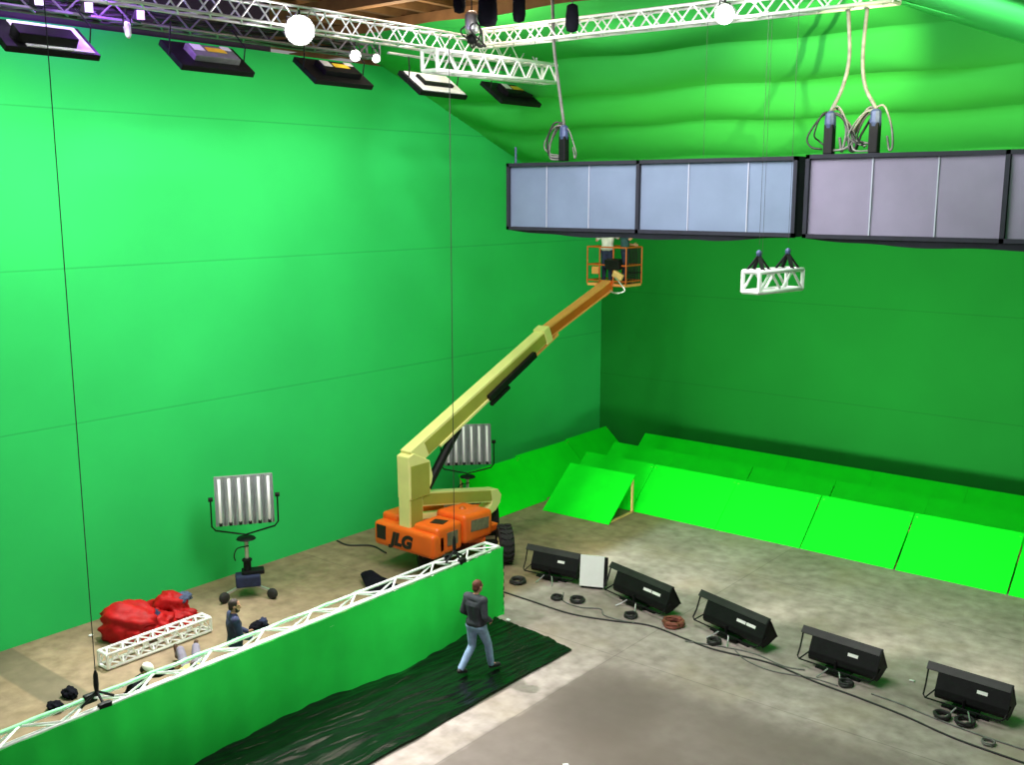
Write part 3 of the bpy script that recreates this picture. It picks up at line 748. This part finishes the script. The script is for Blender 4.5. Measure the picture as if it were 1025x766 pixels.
# turntable hoods
def rblock(name, x0, x1, y0, y1, z0, z1, m='orange', bev=.1, top=0.):
    mb = MB()
    pr = [(y0, z0), (y1, z0), (y1, z1-top), (y0, z1)]
    a = [mb.bm.verts.new(LP(x0, y, z)) for y, z in pr]; b = [mb.bm.verts.new(LP(x1, y, z)) for y, z in pr]
    mb.bm.faces.new(a[::-1]); mb.bm.faces.new(b)
    for i in range(4): mb.bm.faces.new((a[i], a[(i+1) % 4], b[(i+1) % 4], b[i]))
    mb.bevel(bev, 4); return mb.build(name, M[m], lift, True)
cw = rblock('counterweight', -18.0, -16.0, 16.72, 17.2, .62, 1.22, bev=.12)
rblock('left_hood', -18.0, -17.45, 17.0, 18.7, .68, 1.38, bev=.1)
rh = rblock('rear_hood', -16.8, -16.0, 16.86, 17.75, .66, 1.36, bev=.12)
sh_ = rblock('side_hood', -16.95, -15.98, 17.8, 18.85, .72, 1.45, bev=.12, top=.06)
rblock('turntable_deck', -17.9, -16.1, 17.0, 19.2, .74, .92, 'orange', .04)
MB().box(LP(-15.99, 17.38, 1.02), (.02, .36, .32)).build('side_vent', M['glass_dark'], rh)
MB().box(LP(-15.975, 18.35, 1.12), (.02, .65, .28), (R(-4), 0, 0)).build('side_panel', M['glass_dark'], sh_)
MB().box(LP(-16.35, 17.3, 1.36), (.34, .3, .03), (0, 0, .3)).build('hood_opening', M['decal'], rh)
MB().lathe([(.1, 0), (.05, .06)], LP(-16.5, 18.3, 1.42), n=10).build('hood_latch', M['orangeD'], sh_)
MB().box(LP(-17.72, 16.715, .98), (.3, .02, .34)).build('tail_vent', M['decal'], cw)
fc = bpy.data.curves.new('t', 'FONT'); fc.body = 'JLG'; fc.size = .42; fc.extrude = .008; fc.shear = .25; fc.offset = .022; fc.align_x = 'CENTER'
fo = bpy.data.objects.new('t', fc); C.objects.link(fo)
bpy.context.view_layer.update()
me = bpy.data.meshes.new_from_object(fo.evaluated_get(bpy.context.evaluated_depsgraph_get()))
bpy.data.objects.remove(fo)
me.materials.clear(); me.materials.append(M['decal'])
to = bpy.data.objects.new('lettering', me); C.objects.link(to); to.parent = cw
to.location = LP(-17.06, 16.712, .76); to.rotation_euler = (PI/2, 0, 0); to.scale = (1.1, 1, 1)
# riser folded on the turntable
bx = -17.03
mb = MB(); mb.bar(LP(bx, 17.05, 1.0), LP(bx, 17.05, 1.98), .34, .46, up=(0, 1, 0)); mb.build('lower_upright', M['cream'], lift)
mb = MB(); mb.prism([(16.82-18.2, 1.9), (17.52-18.2, 1.9), (17.62-18.2, 2.35), (17.52-18.2, 2.75), (16.98-18.2, 3.02), (16.80-18.2, 2.95)], bx+17-.2, bx+17+.2); mb.bevel(.025); mb.build('upright_head', M['cream'], lift)
mb = MB(); mb.box(LP(bx+.203, 17.18, 2.32), (.012, .62, .8)); mb.box(LP(bx+.175, 17.07, 1.45), (.012, .38, .9)); mb.build('upright_side_shade', M['creamShade'], lift)  # thin sheets in the darker cream, for the shaded side
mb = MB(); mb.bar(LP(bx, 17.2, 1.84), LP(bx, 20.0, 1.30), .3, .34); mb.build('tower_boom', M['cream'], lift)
mb = MB(); mb.bar(LP(bx+.155, 17.3, 1.82), LP(bx+.155, 19.9, 1.32), .015, .27); mb.build('tower_side_shade', M['creamShade'], lift)
mb = MB(); mb.bar(LP(bx, 17.2, 1.40), LP(bx, 19.4, 1.02), .24, .13); mb.build('tower_link', M['cream'], lift)
mb = MB(); mb.prism([(y-18.2, z) for y, z in ((19.8, 1.5), (20.1, 1.46), (20.24, 1.28), (20.2, 1.08), (20.02, .9), (19.7, .8), (19.2, .76), (19.2, .92), (19.6, .98), (19.82, 1.1), (19.86, 1.22))], bx+17-.17, bx+17+.17); mb.bevel(.015, 1)
mb.build('gooseneck', M['cream'], lift)
# main boom
b0, b1, b2 = V((bx, 16.98, 2.86)), V((bx, 22.32, 5.33)), V((bx, 25.3, 6.42))
bl = lambda p: V(LP(*p))
mb = MB(); mb.bar(bl(b0), bl(b1), .34, .46, .32, .36); mb.bevel(.012, 1); mbm = mb.build('main_boom', M['cream'], lift)
d1 = (b1-b0).normalized(); n1 = V((0, -d1.z, d1.y))
mb = MB(); q = V((.172, 0, 0)); mb.bar(bl(b0+d1*.5+q-n1*.02), bl(b0+d1*5.9+q*.97-n1*.01), .012, .34, .012, .27); mb.build('boom_side_shade', M['creamShade'], mbm)
mb = MB(); mb.bar(bl(b0+d1*.9+q*1.1-n1*.23), bl(b0+d1*3.1+q*1.1-n1*.21), .05, .06); mb.build('boom_flange', M['cream'], mbm)
mb = MB(); mb.bar(bl(b0+d1*2.9+q*1.35-n1*.16), bl(b0+d1*5.0+q*1.35-n1*.12), .12, .17); mb.bar(bl(b0+d1*2.9+q*1.35-n1*.34), bl(b0+d1*3.7+q*1.35-n1*.32), .1, .09); mb.bevel(.02, 2); mb.build('hose_carrier', M['black'], mbm)
d2 = (b2-b1).normalized(); n2 = V((0, -d2.z, d2.y)); s2 = b1-d2*.2
mb = MB(); mb.bar(bl(s2), bl(b2), .24, .26); flb = mb.build('fly_boom', M['orangeD'], lift)
for s in (-1, 1):
    mb = MB(); mb.bar(bl(s2+n2*.135*s), bl(b2+n2*.135*s), .27, .05); mb.build('fly_flange', M['orangeL'], flb)
mb = MB(); mb.bar(bl(b0+d1*4.6+q*.8-n1*.25), bl(b0+d1*6.2+q*.8-n1*.22), .06, .06); mb.build('fly_rod', M['orangeL'], flb)
mb = MB(); mb.bar(bl(b1-d1*.25), bl(b1+d1*.02), .38, .44); mb.bevel(.02); mb.build('boom_collar', M['cream'], mbm)
mb = MB(); mb.tube(bl(V((bx+.1, 17.5, 2.05))), bl(b0+d1*1.7+V((.1, 0, 0))-n1*.26), .11, 10); mb.build('lift_cylinder', M['black'], lift)
# basket
bk = V(LP(bx-.14, 25.85, 6.42))
def BP(x, y, z): return bk + V((x, y, z))
mb = MB(); mb.box(BP(0, 0, .0), (1.36, .85, .08)); mb.bevel(.02); bsk = mb.build('basket', M['orangeL'], lift)
BW = .68
for z in (.12, .58, 1.1):
    mb = MB(); mb.path([BP(-BW, -.42, z), BP(BW, -.42, z), BP(BW, .42, z), BP(-BW, .42, z)], .024, 6, closed=True); mb.build('rail', M['orangeD'], bsk)
for x, y in ((-BW, -.42), (-.24, -.42), (.24, -.42), (BW, -.42), (-BW, .42), (0, .42), (BW, .42)):
    MB().tube(BP(x, y, .02), BP(x, y, 1.1), .022, 6).build('post', M['orangeD'], bsk)
mb = MB()
for k in range(11): mb.tube(BP(BW, -.42+k*.084, .05), BP(BW, -.42+k*.084, 1.08), .012, 4)
mb.tube(BP(BW, -.42, .35), BP(BW, .42, .35), .012, 4); mb.build('mesh_panel', M['black'], bsk)
mb = MB()
for k in range(11): mb.tube(BP(.1+k*.057, .42, .05), BP(.1+k*.057, .42, 1.08), .012, 4)
mb.tube(BP(.1, .42, .35), BP(BW, .42, .35), .012, 4); mb.build('mesh_panel', M['black'], bsk)
MB().box(BP(.28, -.46, .62), (.5, .22, .3), (R(15), 0, 0)).bevel(.03).build('control_box', M['black'], bsk)
MB().box(BP(-.36, -.44, .42), (.24, .12, .22)).bevel(.03).build('tool_box', M['orangeL'], bsk)
MB().box(BP(.46, -.5, .3), (.34, .1, .2), (0, R(25), 0)).bevel(.02).build('tray', M['pine'], bsk)
mb = MB(); mb.bar(BP(0, -.75, -.18), BP(0, -.38, -.02), .3, .34); mb.bar(BP(-.2, -.42, -.05), BP(.2, -.42, -.05), .1, .3); mb.build('basket_mount', M['orange'], lift)
mb = MB(); mb.path(curvepts([BP(.3, -.5, .3), BP(.6, -.6, .1), BP(.7, -.5, -.12), BP(.45, -.6, -.2), BP(.1, -.6, -.1)], 6), .025, 6); mb.build('hose', M['steel'], lift)

# ------------------------------------------------------------------ red sacks
def lump(c, r, sc, seed, amp=.22, rotz=0, pinch=None):
    mb = MB(); mb.ball((0, 0, 0), 1, seg=4)
    for v in mb.bm.verts:
        p = v.co.copy(); k = 1+amp*noise.noise(p*1.6+V((seed, 0, 0)))+amp*.5*noise.noise(p*4+V((0, seed, 0)))
        a = math.atan2(p.y, p.x); k += .05*math.sin(a*9+p.z*3)*(1-abs(p.z))
        k -= amp*.55*abs(noise.noise(p*2.6+V((seed, seed, 0))))+.05*abs(noise.noise(p*6))
        th = math.atan2(p.z, p.y); k += .06*math.cos(th*9+3*noise.noise(p*1.3+V((seed, 0, 2))))*(.35+.65*abs(p.x))*min(1, math.hypot(p.y, p.z)*2)
        if pinch: k *= 1-pinch*max(0, p.x)**3
        q = Matrix.Rotation(rotz, 3, 'Z') @ V((p.x*sc[0]*k, p.y*sc[1]*k, p.z*sc[2]*k))*r
        v.co = q
    zmin = -sc[2]*r*.62
    for v in mb.bm.verts:
        v.co.z = max(v.co.z, zmin)-zmin
    for v in mb.bm.verts: v.co += V(c)
    return mb
t = thing('red_sack', 'big round red nylon sack by the left wall, nearest the camera', 'sack', (-18.95, 10.72, 0), 0, 'red nylon sacks by the left wall')
lump((-.05, -.05, 0), .62, (1.25, .85, .82), 3, .25, R(219), .35).build('sack_body', M['red'], t, True)
lump((.2, .0, 0), .42, (1.3, .9, .75), 8, .3, R(39)).build('sack_fold', M['red'], t, True)
lump((.22, .42, .34), .17, (1, 1.2, .8), 5, .3).build('navy_neck', M['navy'], t, True)
t.scale = (.95, .95, .9)
t = thing('red_sack', 'slumped red sack with a blue-grey flap on top, beyond the big round one', 'sack', (-18.95, 11.72, 0), 0, 'red nylon sacks by the left wall')
lump((-.1, .0, 0), .5, (1.3, .85, .98), 13, .36, R(39), .3).build('sack_body', M['red'], t, True)
lump((.2, .05, 0), .38, (1.4, .9, .7), 17, .32, R(39)).build('sack_fold', M['red'], t, True)
lump((.02, .30, .52), .2, (1.2, 1.4, .7), 21, .3).build('blue_flap', M['blue'], t, True)
t.scale = (.8, .8, .78)
t = thing('red_sack', 'smallest red sack, squeezed between the two large ones', 'sack', (-18.7, 11.22, 0), 0, 'red nylon sacks by the left wall')
lump((0, 0, 0), .34, (1, 1.1, .85), 27, .3).build('sack_body', M['red'], t, True)
for i, (x, y) in enumerate(((-17.1, 8.15), (-17.4, 8.58))):
    o = lump((x, y, 0), .16, (1.1, .8, .7), 31+i, .25).build('sandbag', M['blackcloth'], None, True)
    tag(o, ('black sandbag on the floor nearest the curtain truss', 'black sandbag on the floor behind the other one')[i], 'sandbag')
o = thing('equipment_bag', 'dark bag on the floor right of the man in navy', 'bag', (-17.15, 12.6, 0))
lump((0, 0, 0), .15, (.9, 1.5, .9), 41, .3).build('bag_body', M['blackcloth'], o, True)
lump((.03, .08, .1), .09, (1, 1, 1.1), 44, .3).build('bag_flap', M['navy'], o, True)

# ------------------------------------------------------------------ people
def vox(mb, name, m, parent, size, it=4):
    o = mb.build(name, m, parent, True)
    r = o.modifiers.new('r', 'REMESH'); r.mode = 'VOXEL'; r.voxel_size = size; r.use_smooth_shade = True
    s = o.modifiers.new('s', 'SMOOTH'); s.factor = .5; s.iterations = it
    bpy.context.view_layer.update()
    me = bpy.data.meshes.new_from_object(o.evaluated_get(bpy.context.evaluated_depsgraph_get()))
    old = o.data; o.modifiers.clear(); o.data = me; bpy.data.meshes.remove(old)
    me.materials.clear(); me.materials.append(m)
    for p in me.polygons: p.use_smooth = True
    return o
BASE = dict(hipL=(-.095, 0, .93), hipR=(.095, 0, .93), kneeL=(-.10, .02, .50), kneeR=(.10, .02, .50),
            ankL=(-.10, -.02, .09), ankR=(.10, -.02, .09), toeL=(-.12, .15, .035), toeR=(.12, .15, .035),
            shL=(-.185, -.01, 1.45), shR=(.185, -.01, 1.45), elL=(-.25, -.03, 1.16), elR=(.25, -.03, 1.16),
            wrL=(-.25, .08, .92), wrR=(.25, .08, .92), neck=(0, -.005, 1.50), head=(0, .025, 1.665))
def person(label, loc, rz, over, top, bottom, shoe, hair, hfwd=(0, 1, 0), hup=(0, 0, 1), sleeves='long', cap=None, name='person', beard=False, vest=None):
    J = {k: V(v) for k, v in {**BASE, **over}.items()}
    t = thing(name, label, 'person', loc, rz)
    f = V(hfwd).normalized(); u = V(hup); u = (u-f*u.dot(f)).normalized(); rr = f.cross(u).normalized()
    HR = Matrix((rr, f, u)).transposed(); H = J['head']
    hp = lambda x, y, z: H + HR @ V((x, y, z))
    midh = (J['hipL']+J['hipR'])/2; mids = (J['shL']+J['shR'])/2
    waist = midh.lerp(mids, .36); chest = midh.lerp(mids, .78)
    ax = (J['shR']-J['shL']).normalized(); hx = (J['hipR']-J['hipL']).normalized()
    def torso(mb, g, lo=1e-6):
        if lo: mb.capsule(J['hipL']+hx*.02+(mids-midh)*lo, .115+g, J['hipR']-hx*.02+(mids-midh)*lo, .115+g)
        for s in (-1, 1):
            mb.capsule(midh+hx*s*.065, .105+g, waist+ax*s*.055, .098+g); mb.capsule(waist+ax*s*.055, .098+g, chest+ax*s*.075, .112+g)
        mb.capsule(chest-ax*.09, .105+g, chest+ax*.09, .105+g)
        mb.capsule(mids-ax*.13, .07+g, mids+ax*.13, .07+g)
        mb.capsule(J['shL'], .068+g, chest-ax*.08, .1+g); mb.capsule(J['shR'], .068+g, chest+ax*.08, .1+g)
    def arms(mb, g, part):
        for S in 'LR':
            mb.capsule(J['sh'+S], .062+g, J['sh'+S].lerp(J['el'+S], 1 if part != 'short' else .75), .047+g)
            if part == 'long': mb.capsule(J['el'+S], .046+g, J['el'+S].lerp(J['wr'+S], .97), .032+g)
    def legs(mb, g, end=1.):
        mb.capsule(J['hipL'], .112+g, J['hipR'], .112+g)
        for S in 'LR':
            mb.capsule(J['hip'+S], .098+g, J['knee'+S], .062+g)
            mb.capsule(J['knee'+S], .062+g, J['knee'+S].lerp(J['ank'+S], .35), .06+g); mb.capsule(J['knee'+S].lerp(J['ank'+S], .3), .06+g, J['knee'+S].lerp(J['ank'+S], end), .042+g*1.3)
    mb = MB(); torso(mb, 0); arms(mb, 0, 'long'); legs(mb, 0)
    for S in 'LR': mb.capsule(J['ank'+S], .042, J['toe'+S], .035)
    mb.capsule(J['neck'], .06, H-u*.05, .055)
    mb.ball(hp(0, -.01, .03), 1, (.078, .098, .098), 3, HR); mb.ball(hp(0, .02, -.045), 1, (.06, .075, .075), 3, HR)
    mb.capsule(hp(0, .09, .012), .012, hp(0, .108, -.022), .017)                       # nose
    mb.capsule(hp(-.022, .083, -.062), .011, hp(.022, .083, -.062), .011)              # lips
    for s in (-1, 1):
        mb.ball(hp(s*.08, -.005, -.005), 1, (.014, .024, .034), 2, HR)                 # ears
        mb.capsule(hp(s*.016, .088, .032), .01, hp(s*.046, .078, .030), .01)           # brow
    for S in 'LR':
        w = J['wr'+S]; d = (w-J['el'+S]).normalized()
        sx = 1 if S == 'R' else -1
        side = d.cross(ax*sx); side = side.normalized() if side.length > .1 else d.orthogonal().normalized()
        pal = d.cross(side).normalized()
        k1 = w+d*.085
        for q in (-1.2, -.4, .4, 1.2): mb.capsule(w+side*q*.012, .019, k1+side*q*.021, .014)
        for q, ln in ((-1.5, .062), (-.5, .078), (.5, .083), (1.5, .074)):
            a = k1+side*q*.021; b = a+d*ln*.55+pal*.012; e = b+d*ln*.4+pal*.028
            mb.capsule(a, .0098, b, .0090); mb.capsule(b, .0090, e, .0078)
        th = w+side*.03+d*.03; th2 = th+side*.035+d*.035+pal*.012
        mb.capsule(th, .014, th2, .011); mb.capsule(th2, .011, th2+d*.035+pal*.01, .009)
    body = vox(mb, 'body', M['skin'], t, .0085, 4)
    for s in (-1, 1): MB().ball(hp(s*.031, .086, .012), .010, seg=2).build('eye', M['eye'], t, True)
    mb = MB(); torso(mb, .022, .13); arms(mb, .016, sleeves)
    mb.capsule(J['neck']-u*.02, .072, J['neck'], .068)
    if sleeves == 'long': pass
    vox(mb, 'shirt' if sleeves != 'long' else 'jacket', top, t, .013, 3)
    if vest:
        mb = MB(); torso(mb, .03, False); vox(mb, 'vest', vest, t, .014, 3)
    mb = MB(); legs(mb, .016, .96); vox(mb, 'trousers', bottom, t, .013, 3)
    for S in 'LR':
        mb = MB(); a, b = J['ank'+S], J['toe'+S]; dd = (b-a); heel = a-V((dd.x, dd.y, dd.z))*.12+(V((0, 0, 0)))
        up_ = (J['knee'+S]-a).normalized()
        mb.capsule(a+up_*.05, .058, a, .058); mb.capsule(a-up_*.02, .052, b, .045); mb.capsule(heel-up_*.03, .045, b, .042)
        if shoe is M['boot']: mb.capsule(a, .066, a+up_*.2, .072)
        vox(mb, 'shoe', shoe, t, .012, 3)
    if cap:
        mb = MB(); mb.ball(hp(0, -.012, .045), 1, (.092, .112, .095), 3, HR)
        for v in [v for v in mb.bm.verts if (HR.transposed() @ (v.co-H)).z < .035]: 
            l = HR.transposed() @ (v.co-H); l.z = .035; v.co = H+HR @ l
        mb.capsule(hp(-.05, .09, .04), .012, hp(.05, .09, .04), .012); mb.capsule(hp(-.035, .15, .03), .01, hp(.035, .15, .03), .01); mb.box(hp(0, .115, .036), (.12, .08, .012), HR)
        vox(mb, 'cap', cap, t, .009, 2)
    mb = MB(); mb.ball(hp(0, -.022, .04), 1, (.086, .100, .098), 3, HR); mb.ball(hp(0, -.06, -.02), 1, (.07, .055, .07), 3, HR)
    dl = [v for v in mb.bm.verts if (lambda l: l.y > .045 and l.z < .085)(HR.transposed() @ (v.co-H))]
    for v in dl:
        l = HR.transposed() @ (v.co-H); l.y = .045; v.co = H+HR @ l
    vox(mb, 'hair', hair, t, .009, 2)
    if beard:
        mb = MB(); mb.ball(hp(0, .035, -.085), 1, (.058, .06, .045), 3, HR); mb.capsule(hp(-.062, .02, -.03), .018, hp(-.04, .06, -.085), .02); mb.capsule(hp(.062, .02, -.03), .018, hp(.04, .06, -.085), .02)
        vox(mb, 'beard', hair, t, .009, 2)
    return t
person('man in charcoal jacket and light blue jeans walking along the green curtain', (-12.24, 13.93, .045), R(2),
       dict(kneeL=(-.11, .02, .50), ankL=(-.13, -.30, .13), toeL=(-.15, -.13, .04), kneeR=(.12, .20, .53), ankR=(.14, .27, .10), toeR=(.18, .44, .055),
            hipL=(-.095, 0, .92), hipR=(.095, .02, .92), elL=(-.26, -.06, 1.17), elR=(.26, -.06, 1.17), wrL=(-.22, .15, 1.02), wrR=(.2, .17, 1.02), head=(.01, .05, 1.665)),
       M['jacket'], M['denim'], M['shoe'], M['hairBr'], hfwd=(.15, 1, -.12)).scale = (1.03, 1.03, 1.03)
person('man in a navy jacket seen in profile behind the curtain truss', (-15.2, 10.63, 0), R(-25),
       dict(elL=(-.27, .02, 1.17), elR=(.25, .06, 1.17), wrL=(-.18, .26, 1.06), wrR=(.15, .28, 1.05)),
       M['navy'], M['ddenim'], M['shoe'], M['hairDk'], hfwd=(.25, 1, -.08), beard=True)
person('person in white cap and black jacket kneeling behind the curtain truss', (-15.45, 8.78, 0), R(-60),
       dict(hipL=(-.095, -.16, .48), hipR=(.095, -.16, .48), kneeL=(-.14, .18, .09), kneeR=(.14, .18, .09), ankL=(-.13, -.26, .07), ankR=(.13, -.26, .07),
            toeL=(-.13, -.42, .045), toeR=(.13, -.42, .045), shL=(-.19, .10, .88), shR=(.19, .10, .88), neck=(0, .13, .93), head=(0, .21, 1.05),
            elL=(-.42, .2, .78), elR=(.42, .24, .78), wrL=(-.5, .42, .86), wrR=(.52, .44, .86)),
       M['blackcloth'], M['ddenim'], M['shoe'], M['hairDk'], hfwd=(0, .8, -.6), hup=(0, .6, .8), cap=M['capW'])
person('person in hi-vis vest and brown boots lying back on the floor behind the curtain', (-16.33, 10.42, 0), R(62),
       dict(hipL=(-.1, 0, .13), hipR=(.1, 0, .13), kneeL=(-.15, .42, .42), kneeR=(.14, .44, .42), ankL=(-.17, .86, .12), ankR=(.16, .90, .12),
            toeL=(-.2, .95, .29), toeR=(.2, .99, .29), shL=(-.185, -.44, .34), shR=(.185, -.44, .34), neck=(0, -.48, .38), head=(0, -.60, .48),
            elL=(-.3, -.5, .08), elR=(.3, -.5, .08), wrL=(-.3, -.25, .06), wrR=(.3, -.25, .06)),
       M['hivis'], M['greytrous'], M['boot'], M['hairDk'], hfwd=(0, .8, .4), hup=(0, -.6, .8), vest=M['hivis'], sleeves='short')
bw = V((bx, 25.95, 6.46))
person('person in white shirt and dark jeans standing in the lift basket', (bx-.36, 25.8, 6.46), R(20),
       dict(elL=(-.33, .02, 1.24), wrL=(-.36, .2, 1.4), elR=(.3, .1, 1.3), wrR=(.28, .3, 1.5)),
       M['shirtW'], M['ddenim'], M['shoe'], M['hairDk'], sleeves='short')
person('person in dark teal shirt beside the control box of the lift basket', (bx+.22, 25.85, 6.46), R(-50),
       dict(elR=(.3, .1, 1.3), wrR=(.26, .3, 1.45), elL=(-.27, .04, 1.15), wrL=(-.22, .26, 1.12)),
       M['teal'], M['ddenim'], M['shoe'], M['hairBr'], sleeves='short')

# ------------------------------------------------------------------ lights
def area(name, loc, target, sx, sy, power, col=(1, 1, 1), spread=180):
    l = bpy.data.lights.new(name, 'AREA'); l.shape = 'RECTANGLE'; l.size = sx; l.size_y = sy; l.energy = power; l.color = col; l.spread = R(spread)
    o = bpy.data.objects.new(name, l); C.objects.link(o); o.location = loc
    o.rotation_euler = (V(target)-V(loc)).to_track_quat('-Z', 'Y').to_euler(); return o
def point(name, loc, power, col, r=.1):
    l = bpy.data.lights.new(name, 'POINT'); l.energy = power; l.color = col; l.shadow_soft_size = r
    o = bpy.data.objects.new(name, l); C.objects.link(o); o.location = loc; return o
def spot(name, loc, target, power, ang, col=(1, 1, 1), blend=.6, r=.1):
    l = bpy.data.lights.new(name, 'SPOT'); l.energy = power; l.color = col; l.spot_size = R(ang); l.spot_blend = blend; l.shadow_soft_size = r
    o = bpy.data.objects.new(name, l); C.objects.link(o); o.location = loc
    o.rotation_euler = (V(target)-V(loc)).to_track_quat('-Z', 'Y').to_euler(); return o
for y, p in ((8.55, 350), (11.58, 120), (14.55, 130), (17.45, 95), (20.2, 22)):
    area('lamp_light', (-16.62, y, 11.25), (-20.3, y-.8, 2.6), 1.4, .7, p, (1, .97, .72))
for x, y in ((-14.05, 18.85), (-11.68, 18.75), (-9.28, 18.5), (-6.9, 18.3), (-4.56, 18.25)):
    area('trough_glow', (x, y+.36, .55), (x, y+6, 2.6), 1.4, .35, 120, (1, 1, .85), 100)
area('stage_light', (-9.5, 13.0, 11.7), (-9.8, 16.5, 0), 7, 5, 1330, (1, .96, .95))
area('slope_light', (-9.5, 20.2, 8.9), (-9.5, 27.0, 9.6), 11, .4, 250, (1, .9, .45))
area('slope_key', (-9.5, 17.9, 11.9), (-9.5, 25, 10.2), 8, .3, 55, (1, .95, .9))
area('tarp_glare_light', (-18.6, 13.0, 11.4), (-13, 9.5, 0), .6, .25, 640, (1, .98, .96), 72)  # unseen lamp added to put glare streaks on the plastic sheet
spot('added_flap_light', (-5.2, 9.5, 9.6), (-3.5, 13.6, 11.0), 3600, 60, (1, 1, .97), 1., .5)  # free-floating spot added to brighten the right cloth slope
spot('slope_spot', (-4.0, 13.6, 10.5), (-9.2, 21.5, 11.7), 3600, 27, (1, .93, .5), .7, .04)
spot('truss_spot', (-14.6, 12.0, 13.2), (-16.6, 17.4, 11.3), 900, 40)
spot('truss_spot', (-14.6, 14.4, 13.0), (-16.5, 17.45, 11.5), 900, 40)
spot('truss_spot', (-14.8, 6.2, 13.0), (-16.4, 8.9, 11.4), 900, 40)
point('lamp_flare', (-14.9, 12.45, 11.8), 50, (1, .97, .92), .2)
point('lamp_flare', (-9.0, 16.9, 12.05), 45, (1, .97, .92), .15)
point('lamp_flare', (-13.6, 16.9, 12.0), 30, (1, .97, .92), .15)
point('purple_light', (-16.4, 9.9, 12.3), 170, (.42, .12, 1), .05)
point('purple_light', (-19.4, 10.6, 12.9), 90, (.42, .12, 1), .05)
point('purple_light', (-16.2, 8.2, 12.5), 50, (.5, .2, 1), .05)
point('roof_light', (-15, 17, 13.3), 210, (1, .8, .6), .5)
point('roof_light', (-21, 21, 13.0), 210, (1, .8, .6), .5)
point('roof_light', (-17, 25, 13.2), 210, (1, .8, .6), .5)

w = bpy.data.worlds.new('world'); bpy.context.scene.world = w; w.use_nodes = True
bg = w.node_tree.nodes['Background']; bg.inputs['Color'].default_value = (1, .97, .95, 1); bg.inputs['Strength'].default_value = .28

# ------------------------------------------------------------------ camera
cam = bpy.data.cameras.new('camera'); co = bpy.data.objects.new('camera', cam); C.objects.link(co)
F = 1040.; cam.sensor_fit = 'HORIZONTAL'; cam.sensor_width = 36; cam.lens = F/1025*36
co.location = (0, 0, 9.0)
pitch = math.atan((383-196)/F)
co.rotation_euler = (PI/2-pitch, 0, R(39.2))
cam.clip_end = 200
bpy.context.scene.camera = co
vs = bpy.context.scene.view_settings
vs.view_transform = 'Standard'; vs.look = 'None'; vs.exposure = 0; vs.gamma = 1
